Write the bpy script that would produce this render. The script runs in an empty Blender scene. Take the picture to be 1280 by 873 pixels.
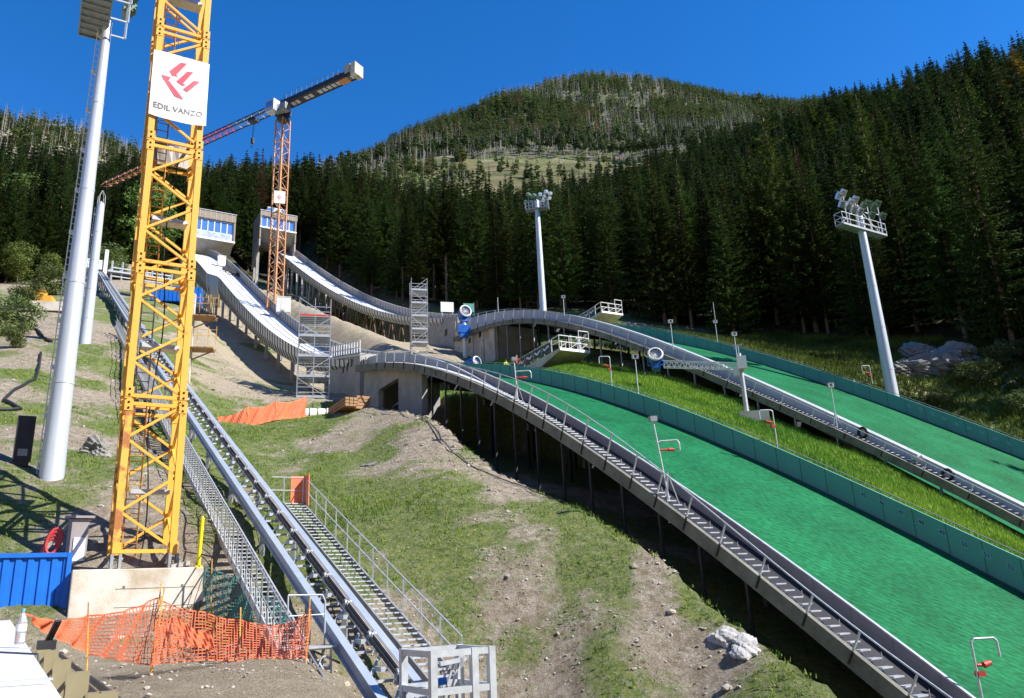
import bpy, bmesh, math, random
import numpy as np
from mathutils import Vector
rng = np.random.default_rng(7); random.seed(7)
scene = bpy.context.scene
COL = scene.collection

# ------------------------------------------------------------------ camera, world, sun, exposure
PITCH, ROLL, FPX = math.radians(17.0), math.radians(-2.65), 1000.0
fw = np.array([0, math.cos(PITCH), math.sin(PITCH)]); up0 = np.array([0, -math.sin(PITCH), math.cos(PITCH)]); rt0 = np.array([1., 0, 0])
RT = rt0*math.cos(ROLL) + up0*math.sin(ROLL); UP = up0*math.cos(ROLL) - rt0*math.sin(ROLL)
cd = bpy.data.cameras.new('camera'); cam = bpy.data.objects.new('camera', cd); COL.objects.link(cam)
cd.sensor_width = 36; cd.sensor_fit = 'HORIZONTAL'; cd.lens = FPX/1280*36; cd.clip_end = 6000; cd.clip_start = 0.1
from mathutils import Matrix
cam.matrix_world = Matrix(((RT[0], UP[0], -fw[0], 0), (RT[1], UP[1], -fw[1], 0), (RT[2], UP[2], -fw[2], 0), (0, 0, 0, 1)))
scene.camera = cam

SUN_AZ, SUN_EL = math.radians(106), math.radians(41)
w = bpy.data.worlds.new('World'); scene.world = w; w.use_nodes = True
nt = w.node_tree; bg = nt.nodes['Background']; sky = nt.nodes.new('ShaderNodeTexSky')
sky.sky_type = 'NISHITA'; sky.sun_disc = False; sky.sun_elevation = SUN_EL; sky.sun_rotation = SUN_AZ
sky.altitude = 0; sky.air_density = 1.0; sky.dust_density = 0.0; sky.ozone_density = 6.0
bg.inputs[1].default_value = 0.125
hsv = nt.nodes.new('ShaderNodeHueSaturation'); hsv.inputs['Saturation'].default_value = 1.27; hsv.inputs['Hue'].default_value = .507
nt.links.new(sky.outputs[0], hsv.inputs['Color']); nt.links.new(hsv.outputs[0], bg.inputs[0])
sl = bpy.data.lights.new('sun', 'SUN'); sun = bpy.data.objects.new('sun', sl); COL.objects.link(sun)
sl.energy = 5.0; sl.angle = math.radians(0.5); sl.color = (1.0, 0.95, 0.87)
SD = Vector((math.sin(SUN_AZ)*math.cos(SUN_EL), math.cos(SUN_AZ)*math.cos(SUN_EL), math.sin(SUN_EL)))
sun.rotation_euler = SD.to_track_quat('Z', 'Y').to_euler()
scene.view_settings.view_transform = 'Standard'; scene.view_settings.look = 'None'
scene.view_settings.exposure = 0.80; scene.view_settings.gamma = 1.0
scene.cycles.max_bounces = 5; scene.cycles.transparent_max_bounces = 6

# ------------------------------------------------------------------ survey helpers (surveyed sight lines -> metres)
def ray(u, v): return ((u-640)/FPX)*RT + ((436.5-v)/FPX)*UP + fw
def proj(P):
    P = np.atleast_2d(P); z = P@fw
    return 640+FPX*(P@RT)/z, 436.5-FPX*(P@UP)/z
def at(u, v, d):                      # point on a sight line at horizontal distance d
    r = ray(u, v); return r*(d/math.hypot(r[0], r[1]))
HA = math.radians(-28)                # compass line of both jumps
AC = np.array([math.cos(HA), -math.sin(HA), 0]); AS = np.array([math.sin(HA), math.cos(HA), 0])
IA = math.radians(-31)                # compass line of inruns, lift, crane, block
IC = np.array([math.cos(IA), -math.sin(IA), 0]); IS = np.array([math.sin(IA), math.cos(IA), 0])
ZU = np.array([0, 0, 1.])
def OS(o, s, z=0.): return AC*o + AS*s + ZU*z
def onO(u, v, of, lo=5, hi=400):
    r = ray(u, v); r = r/math.hypot(r[0], r[1]); a, b = r@AC, r@AS
    f = of if callable(of) else (lambda s: of)
    for _ in range(50):
        m = (lo+hi)/2
        if a*m-f(b*m) > 0: hi = m
        else: lo = m
    return r*m
def prof(pts, of, deg=3, lo=None):
    P = np.array([onO(u, v, of) for u, v in pts]); s = P@AS; z = P[:, 2]
    c = np.polyfit(s, z, deg); s0, s1 = s.min(), s.max(); k0 = np.polyval(np.polyder(c), s0); k1 = np.polyval(np.polyder(c), s1)
    def f(x):
        x = np.asarray(x, float); y = np.polyval(c, np.clip(x, s0, s1))
        return y + np.minimum(x-s0, 0)*k0 + np.maximum(x-s1, 0)*k1
    print('profile', round(s0, 1), round(s1, 1), 'resid', np.round(np.abs(np.polyval(c, s)-z).max(), 2))
    return f

# ------------------------------------------------------------------ mesh builder
class MB:
    def __init__(s): s.v = []; s.f = []; s.sm = []; s.mi = []; s.m = 0
    def add(s, vs, fs, smooth=False):
        n = len(s.v); s.v += [tuple(map(float, p)) for p in vs]
        for f in fs: s.f.append(tuple(i+n for i in f)); s.sm.append(smooth); s.mi.append(s.m)
        return s
    def quad(s, a, b, c, d): return s.add([a, b, c, d], [(0, 1, 2, 3)])
    def box(s, c, hx, hy, hz):
        c = np.array(c, float); hx, hy, hz = map(lambda q: np.array(q, float), (hx, hy, hz))
        vs = [c+i*hx+j*hy+k*hz for k in (-1, 1) for j in (-1, 1) for i in (-1, 1)]
        return s.add(vs, [(0, 2, 3, 1), (4, 5, 7, 6), (0, 1, 5, 4), (2, 6, 7, 3), (0, 4, 6, 2), (1, 3, 7, 5)])
    def bar(s, p, q, w, h=None, up=(0, 0, 1)):
        p = np.array(p, float); q = np.array(q, float); h = h or w; d = q-p; L = np.linalg.norm(d)
        if L < 1e-6: return s
        d /= L; upv = np.array(up, float)
        if abs(d@upv) > .98: upv = np.array([1., 0, 0]) if abs(d[0]) < .9 else np.array([0, 1., 0])
        a = np.cross(d, upv); a /= np.linalg.norm(a); b = np.cross(a, d)
        return s.box((p+q)/2, a*w/2, d*L/2, b*h/2)
    def tube(s, p, q, r, r2=None, n=8, cap=True):
        p = np.array(p, float); q = np.array(q, float); r2 = r if r2 is None else r2; d = q-p; L = np.linalg.norm(d)
        if L < 1e-6: return s
        d /= L; t = np.array([0, 0, 1.]) if abs(d[2]) < .9 else np.array([1., 0, 0])
        a = np.cross(d, t); a /= np.linalg.norm(a); b = np.cross(d, a)
        an = [2*math.pi*i/n for i in range(n)]
        vs = [p+(a*math.cos(t)+b*math.sin(t))*r for t in an]+[q+(a*math.cos(t)+b*math.sin(t))*r2 for t in an]
        s.add(vs, [(i, (i+1) % n, n+(i+1) % n, n+i) for i in range(n)], n > 5)
        if cap: s.add(vs, [tuple(range(n))[::-1], tuple(range(n, 2*n))])
        return s
    def path(s, pts, r, n=6):
        for a, b in zip(pts[:-1], pts[1:]): s.tube(a, b, r, n=n)
        return s
    def ribbon(s, A, B):              # strip between two polylines
        n = len(A); s.add(list(A)+list(B), [(i, i+1, n+i+1, n+i) for i in range(n-1)]); return s
    def slab(s, secs, closed=True):   # loft of equal cross-sections (list of lists), capped
        m = len(secs[0]); vs = [p for c in secs for p in c]; fs = []
        for i in range(len(secs)-1):
            for j in range(m):
                k = (j+1) % m
                fs.append((i*m+j, i*m+k, (i+1)*m+k, (i+1)*m+j))
        fs += [tuple(range(m))[::-1], tuple(range((len(secs)-1)*m, len(secs)*m))]
        return s.add(vs, fs)
    def mesh(s, name, mats, base):
        me = bpy.data.meshes.new(name); b = np.array(base)
        me.from_pydata([tuple(np.array(p)-b) for p in s.v], [], s.f)
        me.polygons.foreach_set('use_smooth', s.sm); me.polygons.foreach_set('material_index', s.mi)
        for m in (mats if isinstance(mats, (list, tuple)) else [mats]): me.materials.append(m)
        bm = bmesh.new(); bm.from_mesh(me); bmesh.ops.recalc_face_normals(bm, faces=bm.faces); bm.to_mesh(me); bm.free()
        return me
BASE = {}
USED = {}
def thing(name, label, cat, loc=(0, 0, 0), group=None):
    o = bpy.data.objects.new(name, None); COL.objects.link(o); o.location = tuple(float(c) for c in loc); o.empty_display_size = .3
    o['label'] = label; o['category'] = cat
    if group: o['group'] = group
    BASE[o.name] = np.array(loc, float); return o
def part(name, mb, mat, parent, label=None, kind=None):
    b = BASE[parent.name]
    o = bpy.data.objects.new(name, mb.mesh(name, mat, b)); COL.objects.link(o); o.parent = parent; BASE[o.name] = b
    if label: o['label'] = label
    if kind: o['kind'] = kind
    return o
def single(name, mb, mat, label, cat, loc=(0, 0, 0), group=None):
    o = bpy.data.objects.new(name, mb.mesh(name, mat, loc)); COL.objects.link(o); o.location = tuple(float(c) for c in loc)
    BASE[o.name] = np.array(loc, float)
    o['label'] = label; o['category'] = cat
    if group: o['group'] = group
    return o
def copy_tree(root, loc, rz=0., sc=None, label=None):
    r = root.copy(); COL.objects.link(r); r.location = tuple(float(c) for c in loc); r.rotation_euler = (0, 0, rz)
    if sc is not None: r.scale = sc if hasattr(sc, '__len__') else (sc, sc, sc)
    if label: r['label'] = label
    for c in list(root.children):
        d = c.copy(); COL.objects.link(d); d.parent = r
        for e in c.children:
            g = e.copy(); COL.objects.link(g); g.parent = d
    return r
def npmesh(name, V, Fc, mats, mi=None, attrs=None, smooth=False):
    me = bpy.data.meshes.new(name); V = np.asarray(V, np.float32); Fc = np.asarray(Fc, np.int32); k = Fc.shape[1]
    me.vertices.add(len(V)); me.vertices.foreach_set('co', V.ravel())
    me.loops.add(Fc.size); me.loops.foreach_set('vertex_index', Fc.ravel())
    me.polygons.add(len(Fc)); me.polygons.foreach_set('loop_start', np.arange(0, Fc.size, k, dtype=np.int32))
    me.polygons.foreach_set('use_smooth', np.full(len(Fc), smooth))
    for m in mats: me.materials.append(m)
    if mi is not None: me.polygons.foreach_set('material_index', np.asarray(mi, np.int32))
    for an, (dom, arr) in (attrs or {}).items():
        if arr.ndim == 1: at_ = me.attributes.new(an, 'FLOAT', dom); at_.data.foreach_set('value', arr.astype(np.float32))
        else:
            at_ = me.attributes.new(an, 'FLOAT_COLOR', dom); at_.data.foreach_set('color', arr.astype(np.float32).ravel())
    me.update(calc_edges=True); return me

# ------------------------------------------------------------------ materials
def mat(name, col, rough=.6, metal=0., noise=0., nscale=3., bump=0., bscale=20., spec=.5, col2=None, stretch=None, objrand=0., p0=.3, p1=.72):
    m = bpy.data.materials.new(name); m.use_nodes = True; t = m.node_tree; p = t.nodes['Principled BSDF']
    p.inputs['Roughness'].default_value = rough; p.inputs['Metallic'].default_value = metal; p.inputs['Specular IOR Level'].default_value = spec
    p.inputs['Base Color'].default_value = (*col, 1)
    geo = t.nodes.new('ShaderNodeTexCoord'); mp = t.nodes.new('ShaderNodeMapping'); t.links.new(geo.outputs['Object'], mp.inputs[0])
    if stretch: mp.inputs['Scale'].default_value = stretch
    if noise > 0 or col2:
        n = t.nodes.new('ShaderNodeTexNoise'); n.inputs['Scale'].default_value = nscale; n.inputs['Detail'].default_value = 6; n.inputs['Roughness'].default_value = .65
        t.links.new(mp.outputs[0], n.inputs['Vector'])
        r = t.nodes.new('ShaderNodeValToRGB'); r.color_ramp.elements[0].position = p0; r.color_ramp.elements[1].position = p1
        c2 = col2 or tuple(c*(1-noise) for c in col); c1 = tuple(min(1, c*(1+noise*.5)) for c in col) if not col2 else col
        r.color_ramp.elements[0].color = (*c2, 1); r.color_ramp.elements[1].color = (*c1, 1)
        t.links.new(n.outputs[0], r.inputs[0]); out = r.outputs[0]
        if objrand:
            oi = t.nodes.new('ShaderNodeObjectInfo'); hs = t.nodes.new('ShaderNodeHueSaturation')
            mr = t.nodes.new('ShaderNodeMapRange'); mr.inputs[3].default_value = 1-objrand; mr.inputs[4].default_value = 1+objrand
            mr2 = t.nodes.new('ShaderNodeMapRange'); mr2.inputs[3].default_value = .475; mr2.inputs[4].default_value = .515
            t.links.new(oi.outputs['Random'], mr.inputs[0]); t.links.new(oi.outputs['Random'], mr2.inputs[0])
            t.links.new(mr.outputs[0], hs.inputs['Value']); t.links.new(mr2.outputs[0], hs.inputs['Hue']); t.links.new(out, hs.inputs['Color']); out = hs.outputs[0]
        t.links.new(out, p.inputs['Base Color'])
    if bump:
        n2 = t.nodes.new('ShaderNodeTexNoise'); n2.inputs['Scale'].default_value = bscale; n2.inputs['Detail'].default_value = 4
        t.links.new(mp.outputs[0], n2.inputs['Vector']); b = t.nodes.new('ShaderNodeBump'); b.inputs['Strength'].default_value = bump; b.inputs['Distance'].default_value = .03
        t.links.new(n2.outputs[0], b.inputs['Height']); t.links.new(b.outputs[0], p.inputs['Normal'])
    return m
M = {}
M['galv'] = mat('galvanised_steel', (.55, .58, .62), .45, .35, .25, 4, spec=.5)
M['galvd'] = mat('weathered_steel', (.32, .34, .36), .55, .3, .3, 3)
M['mast'] = mat('zinc_mast', (.60, .66, .74), .38, .3, .15, 1.5, stretch=(1, 1, .15))
M['yellow'] = mat('yellow_paint', (.80, .42, .06), .42, 0, .22, 3.2, .15, 30, col2=(.42, .17, .04), p0=.30, p1=.40)
M['yrust'] = mat('yellow_paint_rusty', (.78, .42, .065), .55, 0, .5, 1.8, .2, 30, col2=(.40, .15, .045), p0=.42, p1=.52)
M['orange'] = mat('orange_crane_paint', (.60, .28, .12), .5, 0, .25, 2)
M['redpaint'] = mat('red_paint', (.55, .05, .04), .5, 0, .25, 2)
M['darkst'] = mat('dark_steel', (.035, .035, .04), .5, .2, .3, 3)
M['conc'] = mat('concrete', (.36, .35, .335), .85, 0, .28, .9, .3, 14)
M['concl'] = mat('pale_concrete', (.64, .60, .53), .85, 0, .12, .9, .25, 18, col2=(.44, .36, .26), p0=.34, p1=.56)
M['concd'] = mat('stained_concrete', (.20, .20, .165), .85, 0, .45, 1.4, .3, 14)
M['white'] = mat('white_paint', (.8, .8, .78), .5, 0, .08, 2)
M['whitem'] = mat('white_metal_deck', (.78, .79, .80), .45, 0, .12, .6)
M['panel'] = mat('blue_grey_panel', (.42, .46, .54), .5, .1, .1, .8)
M['panel2'] = mat('grey_brown_board', (.33, .30, .29), .6, 0, .14, 1.5)
M['teal'] = mat('teal_board', (.10, .33, .285), .55, 0, .10, .7)
M['joint_footshade'] = mat('dark_joint_and_foot_shade', (.05, .08, .08), .6)
M['plate'] = mat('pale_blue_plate', (.16, .38, .44), .5)
M['ink'] = mat('dark_ink', (.03, .05, .09), .6)
M['inkgrey'] = mat('grey_ink', (.16, .16, .18), .6)
M['logored'] = mat('red_ink', (.78, .09, .13), .6, 0, .1, 3)
M['banner'] = mat('white_tarpaulin', (.80, .79, .78), .55, 0, .06, 1.2, .25, 2.2)
M['bluep'] = mat('blue_container_paint', (.01, .15, .62), .4, 0, .15, 1.5)
M['bluem'] = mat('blue_machine_paint', (.01, .13, .55), .4, 0, .15, 3)
M['wood'] = mat('timber', (.42, .24, .12), .8, 0, .3, 2, stretch=(1, 1, 1))
M['brown'] = mat('brown_cladding', (.30, .25, .19), .7, 0, .25, 2)
M['glass'] = mat('blue_reflecting_glass', (.13, .30, .60), .08, 0.4, spec=.9)
M['insul'] = mat('blue_insulation_board', (.12, .22, .70), .5, 0, .4, 1.2, col2=(.6, .65, .75))
M['beige'] = mat('beige_bracket_paint', (.28, .24, .14), .6, 0, .15, 3)
M['coping'] = mat('white_coping_sheet', (.74, .73, .75), .4, 0, .06, 2)
M['yelpost'] = mat('bright_yellow_plastic', (.85, .72, .0), .4)
M['net'] = mat('orange_net_plastic', (.80, .20, .085), .55, 0, .2, 2)
M['netg'] = mat('green_net_plastic', (.10, .30, .26), .6, 0, .2, 2)
M['black'] = mat('black_rubber', (.015, .015, .017), .6)
M['truss'] = mat('brown_truss_paint', (.13, .075, .055), .6, 0, .3, 2)
M['girder'] = mat('blue_grey_girder', (.40, .46, .55), .42, .25, .15, 1.5)
M['rock'] = mat('rock', (.46, .42, .36), .9, 0, .4, 2.5, .6, 6)
M['lamp'] = mat('lamp_reflector', (.75, .78, .8), .25, .6)
M['lampgreen'] = mat('lamp_louvre', (.22, .32, .22), .5, .3, .2, 3)
M['bark'] = mat('bark', (.17, .125, .09), .9, 0, .4, 3)
M['barkgrey'] = mat('dead_bark', (.33, .29, .25), .9, 0, .3, 3)
M['tpsheet'] = mat('grey_reinforced_net', (.30, .30, .31), .7, 0, .2, 2)
M['skin'] = mat('skin', (.55, .33, .24), .6); M['hair'] = mat('hair', (.05, .035, .025), .8)
M['bottle'] = mat('clear_bottle_plastic', (.82, .87, .9), .12, 0, spec=.8)
M['bottle'].node_tree.nodes['Principled BSDF'].inputs['Transmission Weight'].default_value = .75

def foliage(name, c1, c2, objrand=.25, attr=False, sc=.6):
    m = mat(name, c1, .75, 0, .3, sc, col2=c2, objrand=objrand, spec=.15)
    t = m.node_tree; p = t.nodes['Principled BSDF']
    src = p.inputs['Base Color'].links[0].from_socket
    if attr:
        a = t.nodes.new('ShaderNodeAttribute'); a.attribute_name = 'tint'; mx = t.nodes.new('ShaderNodeMix'); mx.data_type = 'RGBA'; mx.blend_type = 'MULTIPLY'
        mx.inputs[0].default_value = 1; t.links.new(src, mx.inputs[6]); t.links.new(a.outputs['Color'], mx.inputs[7]); src = mx.outputs[2]
        t.links.new(src, p.inputs['Base Color'])
    tr = t.nodes.new('ShaderNodeBsdfTranslucent'); ms = t.nodes.new('ShaderNodeMixShader'); ms.inputs[0].default_value = .22
    t.links.new(src, tr.inputs[0]); t.links.new(p.outputs[0], ms.inputs[1]); t.links.new(tr.outputs[0], ms.inputs[2])
    t.links.new(ms.outputs[0], t.nodes['Material Output'].inputs[0]); return m
M['spruce'] = foliage('spruce_needles', (.085, .130, .030), (.015, .036, .012), .42)
M['larch'] = foliage('larch_needles', (.115, .175, .035), (.06, .105, .025), .2)
M['dead'] = foliage('dead_needles', (.15, .095, .05), (.08, .055, .03), .2)
M['forest'] = foliage('forest_needles', (.058, .100, .028), (.016, .036, .014), 0, True, .3)
M['farforest'] = foliage('far_forest_needles', (.125, .165, .066), (.058, .088, .042), 0, True, .05)
M['leaf'] = foliage('broad_leaves', (.17, .25, .06), (.08, .14, .03), .2)
M['bush'] = foliage('bush_leaves', (.17, .22, .075), (.08, .12, .04), .25)
M['blade'] = foliage('grass_blades', (.20, .34, .06), (.11, .20, .035), 0, True, 1.2)

# green plastic matting: rows of bristles across the slope
def matting():
    m = mat('green_plastic_matting', (.0, .30, .075), .7, spec=.12); t = m.node_tree; p = t.nodes['Principled BSDF']
    g = t.nodes.new('ShaderNodeTexCoord'); mp = t.nodes.new('ShaderNodeMapping'); mp.inputs['Rotation'].default_value = (0, 0, -HA)
    t.links.new(g.outputs['Object'], mp.inputs[0])
    n = t.nodes.new('ShaderNodeTexNoise'); n.inputs['Scale'].default_value = 1.0; n.inputs['Detail'].default_value = 5
    mp2 = t.nodes.new('ShaderNodeMapping'); mp2.inputs['Scale'].default_value = (1.6, 9, 9); t.links.new(mp.outputs[0], mp2.inputs[0]); t.links.new(mp2.outputs[0], n.inputs[0])
    r = t.nodes.new('ShaderNodeValToRGB'); r.color_ramp.elements[0].position = .36; r.color_ramp.elements[1].position = .62
    r.color_ramp.elements[0].color = (.006, .098, .033, 1); r.color_ramp.elements[1].color = (.012, .172, .066, 1)
    t.links.new(n.outputs[0], r.inputs[0])
    wv = t.nodes.new('ShaderNodeTexWave'); wv.bands_direction = 'Y'; wv.inputs['Scale'].default_value = 1.1; wv.inputs['Distortion'].default_value = 1.5; wv.inputs['Detail Scale'].default_value = 2
    wv.wave_profile = 'SAW'
    t.links.new(mp.outputs[0], wv.inputs[0])
    mx = t.nodes.new('ShaderNodeMix'); mx.data_type = 'RGBA'; mx.blend_type = 'MULTIPLY'; mx.inputs[0].default_value = .26
    t.links.new(r.outputs[0], mx.inputs[6]); t.links.new(wv.outputs[0], mx.inputs[7])
    n3 = t.nodes.new('ShaderNodeTexNoise'); n3.inputs['Scale'].default_value = .35; n3.inputs['Detail'].default_value = 3; t.links.new(mp.outputs[0], n3.inputs[0])
    mr = t.nodes.new('ShaderNodeMapRange'); mr.inputs[1].default_value = .3; mr.inputs[2].default_value = .7; mr.inputs[3].default_value = .84; mr.inputs[4].default_value = 1.3; t.links.new(n3.outputs[0], mr.inputs[0])
    m3 = t.nodes.new('ShaderNodeVectorMath'); m3.operation = 'SCALE'; t.links.new(mx.outputs[2], m3.inputs[0]); t.links.new(mr.outputs[0], m3.inputs['Scale'])
    t.links.new(m3.outputs[0], p.inputs['Base Color'])
    b = t.nodes.new('ShaderNodeBump'); b.inputs['Strength'].default_value = .6; b.inputs['Distance'].default_value = .06; t.links.new(n.outputs[0], b.inputs['Height']); t.links.new(b.outputs[0], p.inputs['Normal'])
    return m
M['mat'] = matting()

# ------------------------------------------------------------------ landing profiles
A_L = 20.0
def A_R(s): return 20+11.2-(s-15)*.119
B_L = 42.0
def B_R(s): return 42+np.where(np.asarray(s) > 60, 8.6, 8.6+(60-np.asarray(s))*.295)
zA = prof([(472, 447), (500, 443), (533, 445), (579.5, 456), (609, 467.5), (639, 480), (698.6, 511.5), (728, 529), (773, 553), (818, 581), (860, 611), (900, 637.5), (1000, 710), (1081, 770), (1224, 873)], A_L, 4)
zAb = prof([(470, 463), (500, 463), (526, 468), (579.5, 484.7), (621, 504), (663, 529), (704.6, 557.6), (758, 592), (818, 636.5), (860, 670.7), (900, 704), (1000, 784), (1106, 873)], 18.4, 4)
zAr = prof([(590, 455), (642, 456), (700, 467), (780, 487.5), (858, 512), (936, 545), (995, 570.7), (1053, 598), (1131.6, 631), (1256.6, 689)], A_R, 4)
zArb = prof([(633, 472.7), (698.6, 484.7), (773, 508.5), (860, 538), (877.6, 545), (975, 592), (1053, 627), (1174.5, 688), (1280, 742)], A_R, 3)
zArail = prof([(533, 447), (575, 454), (608, 464), (648, 477), (686.7, 494), (736, 519), (797, 556), (900, 651.6), (958, 697), (1016, 737.6), (1075, 784.5), (1147, 839)], 18.5, 4)
zB = prof([(570, 408), (585, 402), (600, 397), (620, 392), (640, 390), (690, 390), (740, 400), (780, 410.5), (858, 437), (944, 473), (1014, 504), (1092.5, 539.5), (1170.6, 576.6), (1280, 629)], B_L, 5)
zBb = prof([(572, 425), (600, 414), (640, 406), (690, 406), (740, 418), (800, 441), (860, 466), (963, 506), (1014, 530), (1073, 561), (1131.6, 592), (1202, 623), (1280, 662)], 40.6, 5)
zBr = prof([(800, 409.5), (838.6, 414.5), (916.7, 432), (975, 449.6), (1053, 473), (1112, 492.6), (1170.6, 510), (1280, 554)], B_R, 3)
zBrb = prof([(846, 430), (916.7, 445.7), (1014, 475), (1112, 510), (1209.7, 547), (1280, 574.6)], B_R, 3)
def soft(f, g, a, b): return lambda s: f(s)*(1-ss_(a, b, s))+np.minimum(f(s), g(s))*ss_(a, b, s)
def ss_(a, b, x): t = np.clip((np.asarray(x, float)-a)/(b-a), 0, 1); return t*t*(3-2*t)
zBrb = soft(zBrb, lambda s: zB(s)-1.15, 56, 66); zBr = soft(zBr, lambda s: zB(s)+.05, 62, 72); zArb = soft(zArb, lambda s: zA(s)-1.1, 44, 52); zAr = soft(zAr, lambda s: zA(s)+.05, 50, 56)

# ------------------------------------------------------------------ inrun curves
def onP(u, v, P0, az):
    r = ray(u, v); a = math.radians(az); n = np.array([math.cos(a), -math.sin(a), 0]); return r*((P0@n)/(r@n))
def lineprof(pts, P0, az, deg):
    a = math.radians(az); dr = np.array([math.sin(a), math.cos(a), 0]); P = np.array([onP(u, v, P0, az) for u, v in pts]); t = (P-P0)@dr; z = P[:, 2]
    c = np.polyfit(t, z, deg); print('line', np.round(t, 1), 'res', np.round(np.abs(np.polyval(c, t)-z).max(), 2)); return (lambda x: np.polyval(c, x)), t
PA = at(468, 447, 64.5); PB = at(560, 402, 106)
A_top = [(244, 318), (265, 337), (282, 355), (311.7, 391), (330, 409), (348, 422), (372, 434), (400, 443), (430, 449), (465, 451)]
A_bot = [(240, 350), (265, 366), (287, 392), (321, 431.5), (351, 449), (380, 457), (420, 462), (465, 463)]
B_top = [(318, 291), (330, 301), (354, 319), (378, 338), (414, 363), (438, 377), (465, 386.5), (493.6, 392), (513, 394.5), (550, 399)]
B_bot = [(318, 303), (330, 312), (354, 332), (378, 349), (414, 374), (438, 387.5), (465, 398), (498, 404.5), (513, 406), (550, 409)]
fbotA = lineprof(A_bot, PA, -31, 3)[0]; fbotB = lineprof(B_bot, PB, -31, 3)[0]
# ------------------------------------------------------------------ terrain
ctrl = []
def cp(u, v, d): P = at(u, v, d); ctrl.append((P[0], P[1], P[2]))
def cw(x, y, z): ctrl.append((x, y, z))
def caz(az, d, z): a = math.radians(az); ctrl.append((d*math.sin(a), d*math.cos(a), z))
for a in [(258, 764, 26), (90, 768, 26), (190, 832, 20), (300, 872, 15), (395, 835, 18.5), (65, 597, 34), (108, 430, 70), (0, 505, 48), (5, 600, 33), (0, 690, 29),
          (330, 640, 33), (200, 640, 30.5), (270, 700, 27),
          (50, 365, 125), (0, 400, 90), (150, 350, 155), (250, 395, 110), (300, 450, 86), (330, 505, 66), (280, 520, 60), (395, 497, 70), (440, 512, 58), (500, 508, 50), (470, 560, 43),
          (420, 432, 88), (300, 420, 98), (500, 446, 90), (523, 444, 95), (470, 425, 98), (360, 330, 205), (290, 350, 190), (560, 405, 125),
          (560, 444, 90), (1160, 505, 78), (1280, 505, 78), (1280, 440, 92), (1150, 445, 92), (1210, 470, 84), (1130, 480, 80),
          (700, 392, 122), (800, 408, 112), (900, 425, 104), (1000, 440, 98), (620, 395, 130), (1250, 420, 100),
          (0, 345, 165), (80, 320, 190), (0, 260, 300), (100, 250, 320), (200, 262, 320), (0, 170, 480), (90, 182, 500), (200, 222, 500), (300, 245, 480), (0, 215, 800), (100, 215, 800), (200, 240, 800), (320, 250, 800), (420, 232, 800), (0, 300, 1100), (200, 300, 1100), (400, 270, 1100),
          (400, 245, 480), (400, 262, 360), (420, 290, 240), (470, 245, 380), (470, 212, 620),
          (500, 192, 850), (560, 168, 900), (600, 146, 920), (660, 123, 950), (740, 108, 970), (800, 113, 970), (860, 130, 960), (930, 150, 960), (1000, 140, 1050), (1140, 125, 1100), (1280, 120, 1100),
          (540, 218, 500), (620, 210, 520), (700, 208, 520), (770, 206, 520), (560, 232, 430), (680, 226, 440), (800, 198, 560), (650, 190, 580), (540, 196, 600), (650, 150, 740), (750, 155, 740), (850, 165, 740), (900, 178, 620),
          (640, 335, 230), (640, 300, 330), (560, 340, 240), (560, 300, 330), (760, 335, 220), (800, 285, 300), (870, 320, 190), (900, 240, 300), (1000, 225, 260), (1000, 330, 165), (1100, 205, 250), (1100, 330, 150),
          (1280, 175, 215), (1280, 310, 140), (1180, 400, 110), (1500, 150, 200), (1500, 350, 115), (1500, 500, 85), (1280, 130, 300), (1000, 190, 380)]: cp(*a)
for a in [(-12, 20, -2.1), (-7, 14, -2.6), (-22.8, 43, 7.6), (-26, 70, 20.4), (-27.8, 100, 34.), (-29, 150, 55.5), (0, 24, -2.7), (0, 12, -3.4), (-40, 12, -1.8), (-40, 26, -.3), (-40, 60, 15), (-55, 60, 12), (-55, 26, 0), (20, 12, -4.2), (45, 25, -6), (60, 40, -6), (60, 80, 14)]: caz(*a)
for u, v, o in [(540, 530, 17.), (620, 588, 17.2), (680, 620, 17.3), (740, 642, 17.3), (830, 702, 17.3), (950, 792, 17.4), (1080, 872, 17.6)]:
    P = onO(u, v, o-.7); cw(*P)
for u, v, o in [(560, 620, 12.5), (650, 720, 12.5), (760, 800, 13.5), (860, 868, 14.5)]:
    P = onO(u, v, o); cw(*P)
for s in (8, 14, 20, 26, 32, 38, 44, 52, 58): P = OS(A_R(s)+.5, s, float(zAr(s))-(.55 if s < 45 else .9 if s < 50 else 2.2)); cw(*P)
for s in (10, 20, 28, 36, 44, 52, 60, 68, 76, 84): P = OS(40.4, s, float(zBb(s))-float(np.interp(s, [30, 42, 52, 60, 75], [.5, .8, 1.9, 3.2, 4.2]))); cw(*P)
for s in (64, 74): P = OS(31., s, float(zA(60))-1.5+(s-62)*.2); cw(*P)
for u, v, d in [(700, 460, 66), (650, 474, 68), (740, 462, 66)]: cp(u, v, d)
for s in (15, 30, 45, 58, 70): P = OS(float(B_R(s))+1.5, s, float(zBr(s))-1.2); cw(*P)
ctrl = np.array(ctrl)
def warp(x, y):
    d = np.hypot(x, y); az = np.degrees(np.arctan2(x, np.maximum(y, .15*d)))
    az = np.clip(az, -62, 66); d = np.clip(d, 7.5, 1150)
    return np.stack([az/11., np.log(d)*3.0], -1), d
def tps(r2): return .5*r2*np.log(r2+1e-9)
Q, dd = warp(ctrl[:, 0], ctrl[:, 1]); val = ctrl[:, 2]/dd
N = len(Q); K = tps(((Q[:, None]-Q[None])**2).sum(-1))+np.eye(N)*2e-3
Pm = np.c_[np.ones(N), Q]; Am = np.block([[K, Pm], [Pm.T, np.zeros((3, 3))]])
sol = np.linalg.solve(Am, np.r_[val, 0, 0, 0])
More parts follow.
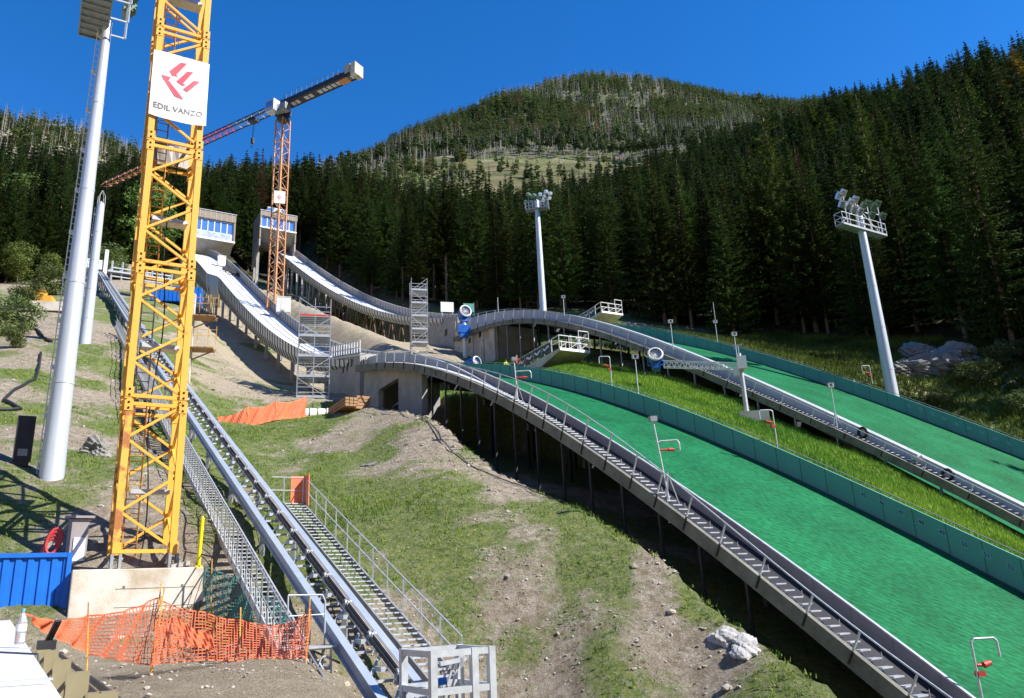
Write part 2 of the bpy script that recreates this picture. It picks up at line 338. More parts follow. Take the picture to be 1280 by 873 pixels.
def vnoise(x, y, sc, seed):
    r = np.random.default_rng(seed); T = r.random((256, 256)); X = x/sc; Y = y/sc; i = np.floor(X).astype(int); j = np.floor(Y).astype(int)
    fx = X-i; fy = Y-j; fx = fx*fx*(3-2*fx); fy = fy*fy*(3-2*fy); g = lambda a, b: T[a % 256, b % 256]
    return (g(i, j)*(1-fx)+g(i+1, j)*fx)*(1-fy)+(g(i, j+1)*(1-fx)+g(i+1, j+1)*fx)*fy-.5
def ss(a, b, x): t = np.clip((x-a)/(b-a), 0, 1); return t*t*(3-2*t)
def H(x, y, detail=True):
    x = np.atleast_1d(np.asarray(x, float)); y = np.atleast_1d(np.asarray(y, float)); sh = x.shape; x = x.ravel(); y = y.ravel()
    out = np.empty(len(x))
    for k in range(0, len(x), 20000):
        q, d = warp(x[k:k+20000], y[k:k+20000])
        k2 = tps(((q[:, None]-Q[None])**2).sum(-1))
        out[k:k+20000] = (k2@sol[:N]+sol[N]+q@sol[N+1:])*d
    d = np.hypot(x, y); out -= np.maximum(d-1150, 0)*.3
    if detail:
        out += vnoise(x, y, 3.1, 1)*.34*ss(15, 40, d)+vnoise(x, y, 1.1, 2)*.2+vnoise(x, y, .5, 3)*.10
        out += ss(90, 250, d)*vnoise(x, y, 22, 4)*4+ss(400, 700, d)*(vnoise(x, y, 90, 5)*26+vnoise(x, y, 35, 6)*10)
    o = AC[0]*x+AC[1]*y; s = AS[0]*x+AS[1]*y
    # slope kept below the two inruns
    for P0_, fb_, cl, w0_, w1_ in ((PA, fbotA, (2, 15, 50, 76, 90, 116), -3., 7.), (PB, fbotB, (2, 15, 60, 90, 102, 125), -4., 9.)):
        a_ = (x-P0_[0])*IC[0]+(y-P0_[1])*IC[1]; b_ = (x-P0_[0])*IS[0]+(y-P0_[1])*IS[1]
        hh_ = np.interp(b_, cl, (1.5, 2.5, 2.0, 3.5, 5, 6) if fb_ is fbotA else (3, 6.5, 6.5, 8.5, 9, 9)); tz = fb_(np.clip(b_, 0, 125))-hh_
        wz = ss(w0_-5, w0_, a_)*(1-ss(w1_, w1_+7, a_))*ss(-2, 4, b_)*(1-ss(126, 140, b_)); out = out*(1-wz)+np.minimum(out, tz)*wz
    # hollow under the two decks
    hA = np.interp(s, [5, 14, 28, 38, 44, 55], [2.7, 3.0, 4.0, 5.2, 6.0, 7.0]); tA = zA(s)-hA
    wA = ss(16.5, 17.9, o)*(1-ss(-.5, .25, o-A_R(s)))*(1-ss(61, 64, s))*ss(-14, -10, s)
    out = np.where(wA > 0, out*(1-wA)+np.minimum(out, tA)*wA, out)
    tB = zB(s)-3.6; wB = ss(40.9, 41.6, o)*(1-ss(-.5, 1., o-B_R(s)))*(1-ss(86, 92, s))*ss(-14, -10, s)
    out = np.where(wB > 0, out*(1-wB)+np.minimum(out, tB)*wB, out)
    return out.reshape(sh)
def G(x, y): return float(H(x, y)[0])
def ground(P): return np.array([P[0], P[1], G(P[0], P[1])])

xs = np.unique(np.concatenate([-np.geomspace(30, 2500, 70), np.arange(-30, 50, .42), np.geomspace(50, 2500, 90), -np.geomspace(30, 400, 60), np.geomspace(50, 400, 60)]))
ys = np.unique(np.concatenate([-np.geomspace(8, 1500, 18), np.arange(-8, 90, .42), np.geomspace(90, 2500, 170), np.geomspace(90, 300, 80)]))
X, Y = np.meshgrid(xs, ys, indexing='ij'); Z = H(X, Y)
nx, ny = X.shape; idx = np.arange(nx*ny).reshape(nx, ny)
Fc = np.stack([idx[:-1, :-1], idx[1:, :-1], idx[1:, 1:], idx[:-1, 1:]], -1).reshape(-1, 4)
# what the ground is made of: R grass, G dry pale soil, B forest floor / far meadow straw
D = np.hypot(X, Y); AZ = np.degrees(np.arctan2(X, Y)); O = AC[0]*X+AC[1]*Y; S_ = AS[0]*X+AS[1]*Y
U_, V_ = proj(np.stack([X.ravel(), Y.ravel(), np.maximum(Z.ravel(), -50)], 1)); 
def front(az): return np.interp(az, [-60, -36, -30, -22, -15, -11, -5, 0, 5, 10, 20, 30, 45, 60], [140, 140, 172, 205, 214, 170, 142, 131, 124, 118, 106, 93, 80, 72])
nz = vnoise(X, Y, 6, 11)+.6*vnoise(X, Y, 2.3, 12)
nz = .8*vnoise(X, Y, 6, 11)+.8*vnoise(X, Y, 2.3, 12)+.55*vnoise(X, Y, 1.0, 13); grass = .66+nz*.85
berm = ss(-.2, .5, O-A_R(S_))*(1-ss(40.6, 41.2, O))*(1-ss(64, 72, S_))
grass = np.maximum(grass, berm*1.0)
rightveg = ss(0, 3, O-B_R(S_))*(S_ < 80); grass = np.where(rightveg > 0, np.maximum(grass, .55+nz*.8), grass)
grass -= .28*ss(10, 16.0, O)*(O < 18.5)*(S_ < 47)+.22*(O < 3)
blockzone = (O < 6)*(S_ < 26); grass -= .9*blockzone*(S_ < 24)
dry = np.zeros_like(grass)+.85*(O < 7)*(S_ < 25)
drymid = ss(62, 74, D)*(1-ss(190, 210, D))*ss(-24.5, -22, AZ)*(O < 41)*(O > 4)
dry = np.maximum(dry, drymid); grass -= drymid*.45
mound = np.exp(-((O-16.5)**2/12+(S_-48)**2/30)); dry = np.maximum(dry, mound); grass -= mound*.5
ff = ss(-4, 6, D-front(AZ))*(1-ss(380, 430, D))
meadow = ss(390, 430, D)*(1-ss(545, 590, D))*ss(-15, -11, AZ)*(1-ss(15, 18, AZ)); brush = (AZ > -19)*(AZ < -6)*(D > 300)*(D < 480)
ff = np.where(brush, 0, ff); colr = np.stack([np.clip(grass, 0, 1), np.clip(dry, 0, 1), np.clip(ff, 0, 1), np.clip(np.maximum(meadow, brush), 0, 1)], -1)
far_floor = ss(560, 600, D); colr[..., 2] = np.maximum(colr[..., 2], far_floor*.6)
def ground_mat():
    m = bpy.data.materials.new('ground_soil_grass'); m.use_nodes = True; t = m.node_tree; p = t.nodes['Principled BSDF']; L = t.links.new
    p.inputs['Roughness'].default_value = .95; p.inputs['Specular IOR Level'].default_value = .1
    a = t.nodes.new('ShaderNodeAttribute'); a.attribute_name = 'mix'; sp = t.nodes.new('ShaderNodeSeparateColor'); L(a.outputs['Color'], sp.inputs[0])
    tc = t.nodes.new('ShaderNodeTexCoord')
    def noise(s, det=6, ro=.6):
        n = t.nodes.new('ShaderNodeTexNoise'); n.inputs['Scale'].default_value = s; n.inputs['Detail'].default_value = det; n.inputs['Roughness'].default_value = ro; L(tc.outputs['Object'], n.inputs[0]); return n.outputs[0]
    def ramp(src, stops):
        r = t.nodes.new('ShaderNodeValToRGB'); e = r.color_ramp.elements
        while len(e) < len(stops): e.new(.5)
        for i, (q, c) in enumerate(stops): e[i].position = q; e[i].color = (*c, 1)
        L(src, r.inputs[0]); return r.outputs[0]
    def mix(f, x, y):
        mx = t.nodes.new('ShaderNodeMix'); mx.data_type = 'RGBA'; L(f, mx.inputs[0]); L(x, mx.inputs[6]); L(y, mx.inputs[7]); return mx.outputs[2]
    def math_(op, x, y=None):
        n = t.nodes.new('ShaderNodeMath'); n.operation = op; n.use_clamp = (op != 'ADD')
        L(x, n.inputs[0])
        if y is not None:
            if isinstance(y, (int, float)): n.inputs[1].default_value = y
            else: L(y, n.inputs[1])
        return n.outputs[0]
    soil = ramp(noise(2.6, 12, .82), [(.30, (.10, .078, .055)), (.43, (.25, .205, .15)), (.54, (.38, .33, .26)), (.70, (.60, .55, .47))])
    stones = t.nodes.new('ShaderNodeTexVoronoi'); stones.inputs['Scale'].default_value = 5.5; L(tc.outputs['Object'], stones.inputs[0])
    stm = ramp(stones.outputs['Distance'], [(.10, (1, 1, 1)), (.22, (0, 0, 0))]); stn = math_('MULTIPLY', stm, ramp(noise(1.3), [(.5, (0, 0, 0)), (.6, (1, 1, 1))]))
    soil = mix(stn, soil, ramp(noise(9), [(.3, (.20, .19, .17)), (.7, (.48, .46, .43))]))
    dry = ramp(noise(1.6, 8, .7), [(.3, (.27, .225, .155)), (.7, (.44, .385, .285))])
    base = mix(sp.outputs[1], soil, dry)
    fine = ramp(noise(22, 5, .8), [(.32, (.45, .45, .45)), (.5, (1, 1, 1)), (.68, (1.55, 1.5, 1.45))])
    fx = t.nodes.new('ShaderNodeMix'); fx.data_type = 'RGBA'; fx.blend_type = 'MULTIPLY'; fx.inputs[0].default_value = .8; L(base, fx.inputs[6]); L(fine, fx.inputs[7]); base = fx.outputs[2]
    gr = ramp(noise(3.0, 8, .7), [(.28, (.045, .08, .014)), (.5, (.115, .175, .034)), (.72, (.25, .27, .075))])
    gm = ramp(math_('MULTIPLY', math_('ADD', sp.outputs[0], noise(2.4, 10, .85)), .5), [(.44, (0, 0, 0)), (.54, (1, 1, 1))])
    gm2 = math_('MULTIPLY', gm, ramp(noise(10, 6, .8), [(.32, (.1,)*3), (.54, (1,)*3)]))
    base = mix(gm2, base, gr)
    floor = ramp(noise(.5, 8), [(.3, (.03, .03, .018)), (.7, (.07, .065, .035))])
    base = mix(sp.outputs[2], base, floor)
    mead = ramp(noise(.05, 10, .7), [(.36, (.06, .075, .03)), (.5, (.13, .125, .055)), (.62, (.20, .165, .10))])
    base = mix(a.outputs['Alpha'], base, mead)
    L(base, p.inputs['Base Color'])
    b = t.nodes.new('ShaderNodeBump'); b.inputs['Strength'].default_value = 1.; b.inputs['Distance'].default_value = .16
    L(noise(7, 10, .8), b.inputs['Height']); L(b.outputs[0], p.inputs['Normal']); return m
me = npmesh('ground', np.stack([X, Y, Z], -1).reshape(-1, 3), Fc, [ground_mat()], attrs={'mix': ('POINT', colr.reshape(-1, 4))}, smooth=True)
g = bpy.data.objects.new('ground', me); COL.objects.link(g); g['kind'] = 'structure'
#SPLIT1
# ------------------------------------------------------------------ lettering
def text_faces(txt, size=1.0, bold=0.0):
    c = bpy.data.curves.new('lettering', 'FONT'); c.body = txt; c.size = size; c.offset = bold; c.align_x = 'CENTER'; c.resolution_u = 2
    o = bpy.data.objects.new('lettering', c); COL.objects.link(o); dg = bpy.context.evaluated_depsgraph_get(); me = o.evaluated_get(dg).to_mesh()
    V = [tuple(v.co) for v in me.vertices]; Fs = [tuple(p.vertices) for p in me.polygons]; o.evaluated_get(dg).to_mesh_clear()
    bpy.data.objects.remove(o); bpy.data.curves.remove(c); return V, Fs
def write(mb, txt, org, xd, yd, size, bold=0.0):
    V, Fs = text_faces(txt, size, bold); mb.add([np.array(org)+np.array(xd)*v[0]+np.array(yd)*v[1] for v in V], Fs); return mb

# ------------------------------------------------------------------ the two landing hills
def jump(tag, label, oL, oR, oB, zt, zb, zr, zrb, s_top, s_bot, zrail, lift, post_s, col_s, plates, numbers):
    base = OS(oL, 20, float(zt(20))-1.5); root = thing('ski_jump_landing', label, 'ski jump', base)
    S = np.arange(s_top, s_bot, -1.0); ST = np.append(S, s_bot)
    # matting
    mb = MB(); cols = 12; rows = []
    for s in ST:
        zl = float(zrb(s)); rows.append([OS(oL+.12+(float(oR(s))-oL-.2)*k/cols, s, zl) for k in range(cols+1)])
    vs = [p for r in rows for p in r]; m = cols+1
    mb.add(vs, [(i*m+j, i*m+j+1, (i+1)*m+j+1, (i+1)*m+j) for i in range(len(rows)-1) for j in range(cols)])
    part('landing_mat', mb, M['mat'], root)
    mb = MB(); mb.slab([[OS(oL+.1, s, float(zrb(s))-.06), OS(float(oR(s))-.1, s, float(zrb(s))-.06), OS(float(oR(s))-.1, s, float(zrb(s))-.32), OS(oL+.1, s, float(zrb(s))-.32)] for s in ST])
    part('deck_slab', mb, M['darkst'], root)
    mb = MB()
    for s in np.arange(s_bot+2, s_top-1, 5.0): 
        zl = float(zrb(s))-.34; mb.bar(OS(oL-.7, s, zl-.2), OS(float(oR(s)), s, zl-.2), .16, .36)
    part('cross_beams', mb, M['darkst'], root)
    # outer panel, upper board with bright edge
    def zp(s): return float(zt(s))-lift*float(ss(50, 30, s)) if lift else float(zt(s))
    mb = MB(); mb.slab([[OS(oL-.62, s, zp(s)), OS(oL-.55, s, zp(s)), OS(oL-.55, s, float(zb(s))+.35), OS(oL-.62, s, float(zb(s))+.35)] for s in ST])
    mb.m = 1
    for s in np.arange(s_bot+.5, s_top, 1.25): mb.bar(OS(oL-.625, s, zp(s)), OS(oL-.625, s, float(zb(s))+.55), .02, .014, up=AS)
    part('side_panel', mb, [M['panel'], M['galvd']], root)
    if lift:
        mb = MB(); mb.slab([[OS(oL-.10, s, float(zt(s))-.03), OS(oL-.04, s, float(zt(s))-.03), OS(oL-.04, s, float(zt(s))-1.2), OS(oL-.10, s, float(zt(s))-1.2)] for s in ST])
        mb.slab([[OS(oL-.55, s, zp(s)-.06), OS(oL-.1, s, zp(s)-.06), OS(oL-.1, s, zp(s)-.1), OS(oL-.55, s, zp(s)-.1)] for s in ST])
        mb.m = 1
        for s in np.arange(s_bot+.5, 46, 1.25): mb.bar(OS(oL-.105, s, float(zt(s))-.04), OS(oL-.105, s, float(zt(s))-.7), .02, .014, up=AS)
        part('upper_board', mb, [M['panel2'], M['galvd']], root)
    mb = MB(); mb.slab([[OS(oL-.12, s, float(zt(s))), OS(oL-.02, s, float(zt(s))), OS(oL-.02, s, float(zt(s))-.06), OS(oL-.12, s, float(zt(s))-.06)] for s in ST])
    if not lift: mb.slab([[OS(oL-.66, s, zp(s)+.03), OS(oL-.13, s, zp(s)+.03), OS(oL-.13, s, zp(s)-.02), OS(oL-.66, s, zp(s)-.02)] for s in ST])
    part('edge_strip', mb, M['galv'], root)
    # concrete string beam with stair
    mb = MB()
    mb.slab([[OS(oB, s, float(zb(s))+.56), OS(oB+.16, s, float(zb(s))+.56), OS(oB+.16, s, float(zb(s))), OS(oB, s, float(zb(s)))] for s in ST])
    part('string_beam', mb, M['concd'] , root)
    mb = MB(); s = s_bot+.2
    while s < s_top-7:
        mb.box(OS(oB+.40, s, float(zb(s))+.57), AC*.20, AS*.10, ZU*.02); s += .30
    sf = part('stair_treads', mb, M['galv'], root)
    mb = MB(); mb.slab([[OS(oB+.17, s, float(zb(s))+.36), OS(oL-.05, s, float(zb(s))+.36), OS(oL-.05, s, float(zb(s))+.30), OS(oB+.17, s, float(zb(s))+.30)] for s in ST])
    part('stair_sun_block', mb, M['darkst'], root)  # added dark plate: stops sun between the treads, stands in for shade there
    mb = MB()
    P = [OS(oB-.02, s, zrail(s)) for s in np.arange(s_bot, s_top+.1, 1.0)]
    mb.path(P, .026)
    hr = part('handrail', mb, M['galv'], root)
    for s in post_s:
        slope = math.atan(float(zt(s+.5)-zt(s-.5))); n = ZU*math.cos(slope)-AS*math.sin(slope)
        top = OS(oB-.02, s, float(zrail(s))); mb = MB(); L = (float(zrail(s))-float(zb(s)))*math.cos(slope)-.12
        mb.bar(top, top-n*L*.62, .05, .05, up=AS); part('post', mb, M['galv'], root)
        mb = MB(); mb.bar(top-n*L*.62, top-n*L*1.02, .06, .05, up=AS); part('post_foot', mb, M['darkst'], root)
    for s in col_s:
        for oo in (oB+.12,):
            p = OS(oo, s, float(zb(s))); q = ground(p); q[2] -= .3
            if p[2]-q[2] > .4: part('support_column', MB().bar(p, q, .10, .10, up=AS), M['darkst'] if oL < 30 else M['galvd'], root)  # nearer hill: darker columns paint in the shade under the deck
    for s in col_s[::2]:
        for f in (.35, .75):
            oo = oL+(float(oR(s))-oL)*f; p = OS(oo, s, float(zrb(s))-.35); q = ground(p); q[2] -= .3
            if p[2]-q[2] > .4: part('inner_column', MB().bar(p, q, .16, .16, up=AS), M['darkst'], root)
    # right board wall
    mb = MB(); mb.slab([[OS(float(oR(s)), s, float(zr(s))), OS(float(oR(s))+.09, s, float(zr(s))), OS(float(oR(s))+.09, s, float(zrb(s))-1.3), OS(float(oR(s)), s, float(zrb(s))-1.3)] for s in ST])
    mb.m = 1
    for s in np.arange(s_bot+.6, s_top, 1.25): mb.bar(OS(float(oR(s))-.008, s, float(zr(s))-.02), OS(float(oR(s))-.008, s, float(zrb(s))+.06), .022, .012, up=AS)
    part('side_wall', mb, [M['teal'], M['joint_footshade']], root)
    mb = MB(); mb.slab([[OS(float(oR(s))-.03, s, float(zrb(s))+.05), OS(float(oR(s))-.003, s, float(zrb(s))+.05), OS(float(oR(s))-.003, s, float(zrb(s))-.2), OS(float(oR(s))-.03, s, float(zrb(s))-.2)] for s in ST])
    part('wall_foot_shade', mb, M['joint_footshade'], root)  # dark strip paints the shadow line at the wall foot
    mb = MB(); P = [OS(float(oR(s))+.2, s, float(zr(s))+.13) for s in ST]; mb.path(P, .022)
    for s in np.arange(s_bot+.3, s_top, 2.5): mb.bar(OS(float(oR(s))+.2, s, float(zr(s))+.13), OS(float(oR(s))+.12, s, float(zr(s))-.15), .03)
    part('wall_rail', mb, M['galvd'], root)
    for i, (u, v) in enumerate(plates):
        c = onO(u, v, lambda s: oR(s)); s = c@AS; t = OS(float(oR(s-.5)), s-.5, float(zr(s-.5)))-OS(float(oR(s+.5)), s+.5, float(zr(s+.5))); t /= np.linalg.norm(t)
        n = np.cross(t, ZU); n /= np.linalg.norm(n); n = n if n@AC < 0 else -n; up = ZU
        c = c+n*.02
        mb = MB(); mb.box(c, t*.16, up*.13, n*.006); pl = part('number_plate', mb, M['plate'], root)
        if numbers:
            mb = MB(); write(mb, numbers[i], c+n*.012-up*.085, t, up, .25, .004); part('number', mb, M['ink'], pl)
    return root
def s_at(u, o): # station of a sight line crossing the line at offset o (uses deck height)
    az = math.atan2(ray(u, 560)[0], ray(u, 560)[1]); return o/math.tan(az-HA)
def stations(pts, o): return [float(onO(u, v, o)@AS) for u, v in pts]
postA = stations([(472, 449), (483, 447), (494, 446), (507, 446), (520, 446), (533, 447), (547, 449), (560, 451), (575, 454), (591.5, 459), (608, 464), (626, 470), (648, 477), (666, 485), (686.7, 494), (710, 504), (736, 519), (765, 537), (797, 556), (829, 590), (866, 622), (908, 657), (958, 697), (1016, 737.6), (1075, 784.5), (1147, 839)], 18.4)
colA = stations([(542, 500), (559, 510), (578.6, 520), (600, 540), (622, 560), (647, 575), (675, 583), (707, 594), (742, 617), (782, 635), (828, 657), (880, 710), (940, 760)], 18.6)
jump('A', 'nearer green ski jump landing hill with grey stair wall and numbered teal boards', A_L, A_R, 18.4, zA, zAb, zAr, zArb, 62.5, 3.0,
     lambda s: float(zArail(s)) if s < 50 else float(zA(s))+(float(zArail(50))-float(zA(50)))*max(0, 1-(s-50)/6), .8, postA, colA,
     [(1080, 619), (1103, 629), (1127, 641), (1152, 653), (1178, 666), (1206, 680.6), (1234, 694), (1264, 709)], ['45', '46', '47', '48', '49', '50', '51', '52'])
tB = stations([(785.9, 414.5), (804, 420), (821, 426), (857, 439), (965.5, 484.8), (992, 496.5), (1020, 508), (1112, 551), (1226.5, 611.7), (1269.5, 632)], 40.6)
sB = np.arange(12, 93, 2.35)
jump('B', 'farther green ski jump landing hill directly below the dark forest', B_L, B_R, 40.6, zB, zBb, zBr, zBrb, 93.0, 6.0,
     lambda s: float(zB(s))+.06, 0, list(sB), list(np.arange(28, 92, 3.1)),
     [(1136.5, 507.4), (1151, 512), (1166, 518), (1180.4, 523.8), (1196, 530), (1211.6, 535.5), (1227.7, 541.4), (1244, 548.4), (1261.3, 554.7)], None)

def inrun(name_label, P0, az, top, bot, W, t0, t1, wide_from, ribcol, deck_drop=.35, rt=None):
    a = math.radians(az); dr = np.array([math.sin(a), math.cos(a), 0]); ac = np.array([math.cos(a), -math.sin(a), 0])
    ft, tt = lineprof(top, P0, az, 3); fb, _ = lineprof(bot, P0, az, 3)
    def pt(o, t, z): q = P0+ac*o+dr*t; q[2] = z; return q
    root = thing('inrun_ramp', name_label, 'ski jump ramp', pt(0, t0, float(fb(t0))))
    T = np.append(np.arange(t0, t1, 1.5), t1)
    wl = lambda t: -1.6*float(ss(wide_from-1, wide_from+1, t))
    mb = MB(); mb.slab([[pt(wl(t)+.1, t, float(ft(t))-deck_drop), pt(W-.1, t, float(ft(t))-deck_drop), pt(W-.1, t, float(ft(t))-deck_drop-.3), pt(wl(t)+.1, t, float(ft(t))-deck_drop-.3)] for t in T])
    part('ramp_deck', mb, M['whitem'], root)
    mb = MB()
    for o in (W*.38, W*.62): mb.slab([[pt(o, t, float(ft(t))-deck_drop+.05), pt(o+.14, t, float(ft(t))-deck_drop+.05), pt(o+.14, t, float(ft(t))-deck_drop), pt(o, t, float(ft(t))-deck_drop)] for t in T])
    part('track_rails', mb, M['galvd'], root)
    for side, (o0, sg) in enumerate(((0, -1), (W, 1))):
        up = 0 if side == 0 else 1.15
        mb = MB(); secs = []
        for t in T:
            o = (wl(t) if side == 0 else W); zt_, zb_ = float(ft(t)), float(fb(t)); zb_ = min(zb_, zt_-1.0)
            if side == 0: secs.append([pt(o, t, zt_), pt(o+.12, t, zt_), pt(o+.7, t, zb_), pt(o+.45, t, zb_+(zt_-zb_)*.12), pt(o+.05, t, zb_+(zt_-zb_)*.5)])
            else: secs.append([pt(o, t, zt_+up), pt(o+.1, t, zt_+up), pt(o+.1, t, zt_-.9), pt(o, t, zt_-.9)])
        mb.slab(secs); mb.m = 1
        for t in np.arange(t0+.5, t1, 1.3):
            o = (wl(t) if side == 0 else W); zt_, zb_ = float(ft(t)), float(fb(t)); zb_ = min(zb_, zt_-1.)
            if side == 0:
                mb.bar(pt(o-.03, t, zt_+.05), pt(o+.02, t, zb_+(zt_-zb_)*.5), .09, .06, up=dr); mb.bar(pt(o+.02, t, zb_+(zt_-zb_)*.5), pt(o+.40, t, zb_+(zt_-zb_)*.12), .09, .06, up=dr)
            else: mb.bar(pt(o-.05, t, zt_+up), pt(o-.05, t, zt_-.2), .08, .06, up=dr)
        part('side_cladding', mb, [M['galv'] if side == 0 else M['panel2'], M['darkst'] if side == 0 else M['galvd']], root)
        if side == 1:
            mb = MB(); mb.path([pt(W, t, float(ft(t))+up+.08) for t in T], .05, 5); part('handrail', mb, M['galv'], root)
    mb = MB(); mb.slab([[pt(wl(t)+.5, t, float(ft(t))-.7), pt(W-.2, t, float(ft(t))-.7), pt(W-.4, t, min(float(fb(t)), float(ft(t))-1.)+.02), pt(wl(t)+.75, t, min(float(fb(t)), float(ft(t))-1.)+.02)] for t in T])
    part('box_girder', mb, M['panel2'], root)
    return root, pt, ft, fb, W
rA, ptA, ftA, fbA, WA = inrun('nearer white inrun ramp with ribbed grey side, behind the yellow tower crane', PA, -31, A_top, A_bot, 4.2, 2.0, 116, 76, 0)
rB, ptB, ftB, fbB, WB = inrun('farther white inrun ramp on crossed steel legs, curving down to the arched landing hill', PB, -31, B_top, B_bot, 4.6, 2.0, 102, 200, 0)
# legs of ramp B
for t in np.arange(12, 68, 4.6):
    for k, (dt, do) in enumerate(((-2.8, 0), (2.8, 0))):
        for o in (.8, WB-.8):
            p = ptB(o, t, float(fbB(t))+.2); q = ground(ptB(o, t+dt, 0)); q[2] -= .4
            if p[2]-q[2] > 1: part('raking_leg', MB().tube(p, q, .13, n=8), M['truss'], rB)
for t in np.arange(70, 102, 5.0):
    for o in (.6, WB-.6):
        p = ptB(o, t, float(fbB(t))+.2); q = ground(ptB(o, t+(1.5 if o < 1 else -1.5), 0)); q[2] -= .4
        if p[2]-q[2] > 1: part('raking_leg', MB().tube(p, q, .22, n=8), M['galvd'], rB)
for t in np.arange(16, 112, 6.5):
    for o in (1.0, WA-1.0):
        p = ptA(o, t, float(fbA(t))+.1); q = ground(ptA(o, t, 0)); q[2] -= .4
        if p[2]-q[2] > .5: part('support_pier', MB().bar(p, q, .35, .35, up=AS), M['galvd'], rA)
mb = MB()
for t in (80, 82.5, 85, 88, 91): 
    for o in (-1.2, .2): mb.tube(ptA(o, t, float(fbA(t))+.3), ground(ptA(o+1, t+1.5, 0)), .09)
    mb.tube(ptA(-1.2, t, float(fbA(t))), ptA(.5, t+2, float(fbA(t))-3), .07)
part('bracing', mb, M['galv'], rA)
# little things on ramp A
c = ptA(2.9, 90, float(ftA(90))+.65); single('white_cabin_box', MB().box(c, IC*.7, IS*.5, ZU*1.0).box(c+ZU*1.05, IC*.78, IS*.58, ZU*.05).box(c-IS*.52, IC*.4, IS*.03, ZU*.8), M['white'], 'white upright box standing on the upper deck of the nearer ramp', 'box', c-ZU*1.0)
for i in range(6):
    c = ptA(2.4+.35*i, 84-1.1*i, float(ftA(84-1.1*i))-.05); mb = MB().box(c+ZU*.2, IC*.25, IS*.3, ZU*.18).box(c+ZU*.5+IS*.25, IC*.25, IS*.04, ZU*.28)
    single('seat_block', mb, M['black'], 'small black seat in the row stored on the nearer ramp deck', 'seat', c, 'black seats on the ramp deck')

# ------------------------------------------------------------------ start houses
def start_house(label, pr_top, d, ulx, ht, clad, gl, sl_, depth, az=-31, mull=6, pent=False, insul=False):
    TR = at(*pr_top, d); TL = onP(ulx[0], ulx[1], TR, az+90); n = np.array([math.sin(math.radians(az)), math.cos(math.radians(az)), 0]); x = TR-TL; x[2] = 0; Wd = np.linalg.norm(x); x /= Wd
    back = np.cross(ZU, x); back = back if back@n > 0 else -back
    zt_ = (TR[2]+TL[2])/2; O0 = np.array([TL[0], TL[1], zt_-ht]); root = thing('start_house', label, 'building', O0)
    def q(a, b, c): return O0+x*a+back*b+ZU*c
    mb = MB()   # cladding shell: roof band, two cheeks, back
    mb.box(q(Wd/2, depth/2, ht-clad/2), x*Wd/2, back*depth/2, ZU*clad/2)
    for a in (.18, Wd-.18): mb.box(q(a, depth/2+.01, (ht-clad)/2), x*.17, back*(depth/2-.02), ZU*((ht-clad)/2-.005))
    mb.box(q(Wd/2, depth-.2, (ht-clad)/2), x*(Wd/2-.36), back*.18, ZU*((ht-clad)/2-.005)); mb.m = 1
    for k in range(int(Wd/1.15)+1): mb.box(q(.1+k*1.15, -.03, ht-clad/2), x*.03, back*.025, ZU*clad/2)
    part('shell', mb, [M['brown'], M['galv']], root)
    mb = MB().box(q(Wd/2, -.02, ht+.06), x*(Wd/2+.1), back*.12, ZU*.06); part('roof_edge', mb, M['galv'], root)
    z0, z1 = sl_, sl_+gl
    ww = (Wd-.8)/mull
    for k in range(mull):
        mb = MB().box(q(.4+ww*(k+.5), .5, (z0+z1)/2), x*(ww/2-.02), back*.03, ZU*gl/2); wn = part('window', mb, M['glass'], root)
        mb = MB()
        for a in (.4+ww*k+.04, .4+ww*(k+1)-.04): mb.box(q(a, .44, (z0+z1)/2), x*.07, back*.08, ZU*gl/2)
        for c in (z0+.06, z1-.06): mb.box(q(.4+ww*(k+.5), .43, c), x*ww/2, back*.07, ZU*.07)
        part('window_frame', mb, M['white'], wn)
    if insul: part('insulation_board', MB().box(q(Wd/2, .35, sl_-.75), x*(Wd/2-.4), back*.05, ZU*.72), M['insul'], root)
    mb = MB().box(q(Wd/2, .35, .2 if insul else sl_-.25), x*(Wd/2+.02), back*.5, ZU*.2); part('floor_slab', mb, M['white'], root)
    zb_ = 0 if insul else sl_-.45
    mb = MB().slab([[q(a, 0, zb_), q(a, depth-.5, zb_), q(a, depth-.5, zb_-2.2), q(a, depth*.45, zb_-2.0)] for a in (.3, Wd-.3)]); part('soffit', mb, M['conc'], root)
    if pent:
        mb = MB().box(q(Wd*.48, 2.5, ht+.9), x*Wd*.27, back*1.5, ZU*.9); part('roof_cabin', mb, M['white'], root)
        for a in (.3, .66): part('window', MB().box(q(Wd*a, .97, ht+1.), x*.75, back*.02, ZU*.6), M['glass'], root)
    return root, q, Wd
hA, qA, wHA = start_house('start house with blue windows directly right of the yellow crane, on the nearer ramp', (295.6, 269.5), 176, (243, 260), 7.0, 1.9, 3.0, 2.05, 8, insul=True)
hB, qB, wHB = start_house('start house with small roof cabin behind the orange crane mast, on the farther ramp', (371.2, 270.6), 196, (326, 263), 7.6, 1.4, 3.0, 3.2, 8, pent=True, mull=6)
mb = MB()
for a in (.18, wHB-.18): mb.slab([[qB(a-.17, .2, .0), qB(a-.17, 7.5, .0), qB(a-.17, 7.5, -6), qB(a-.17, .2, -2.2)], [qB(a+.17, .2, .0), qB(a+.17, 7.5, .0), qB(a+.17, 7.5, -6), qB(a+.17, .2, -2.2)]])
part('side_fin', mb, M['panel2'], hB)
for h, q, wd in ((hA, qA, wHA), (hB, qB, wHB)):
    mb = MB()
    for a in (.8, wd-.8):
        for b in (4.5, 7.2): p = q(a, b, -1.8); g_ = ground(p); g_[2] -= .5; mb.bar(p, g_, .7, .7, up=AS)
    part('support_pillar', mb, M['conc'], h)

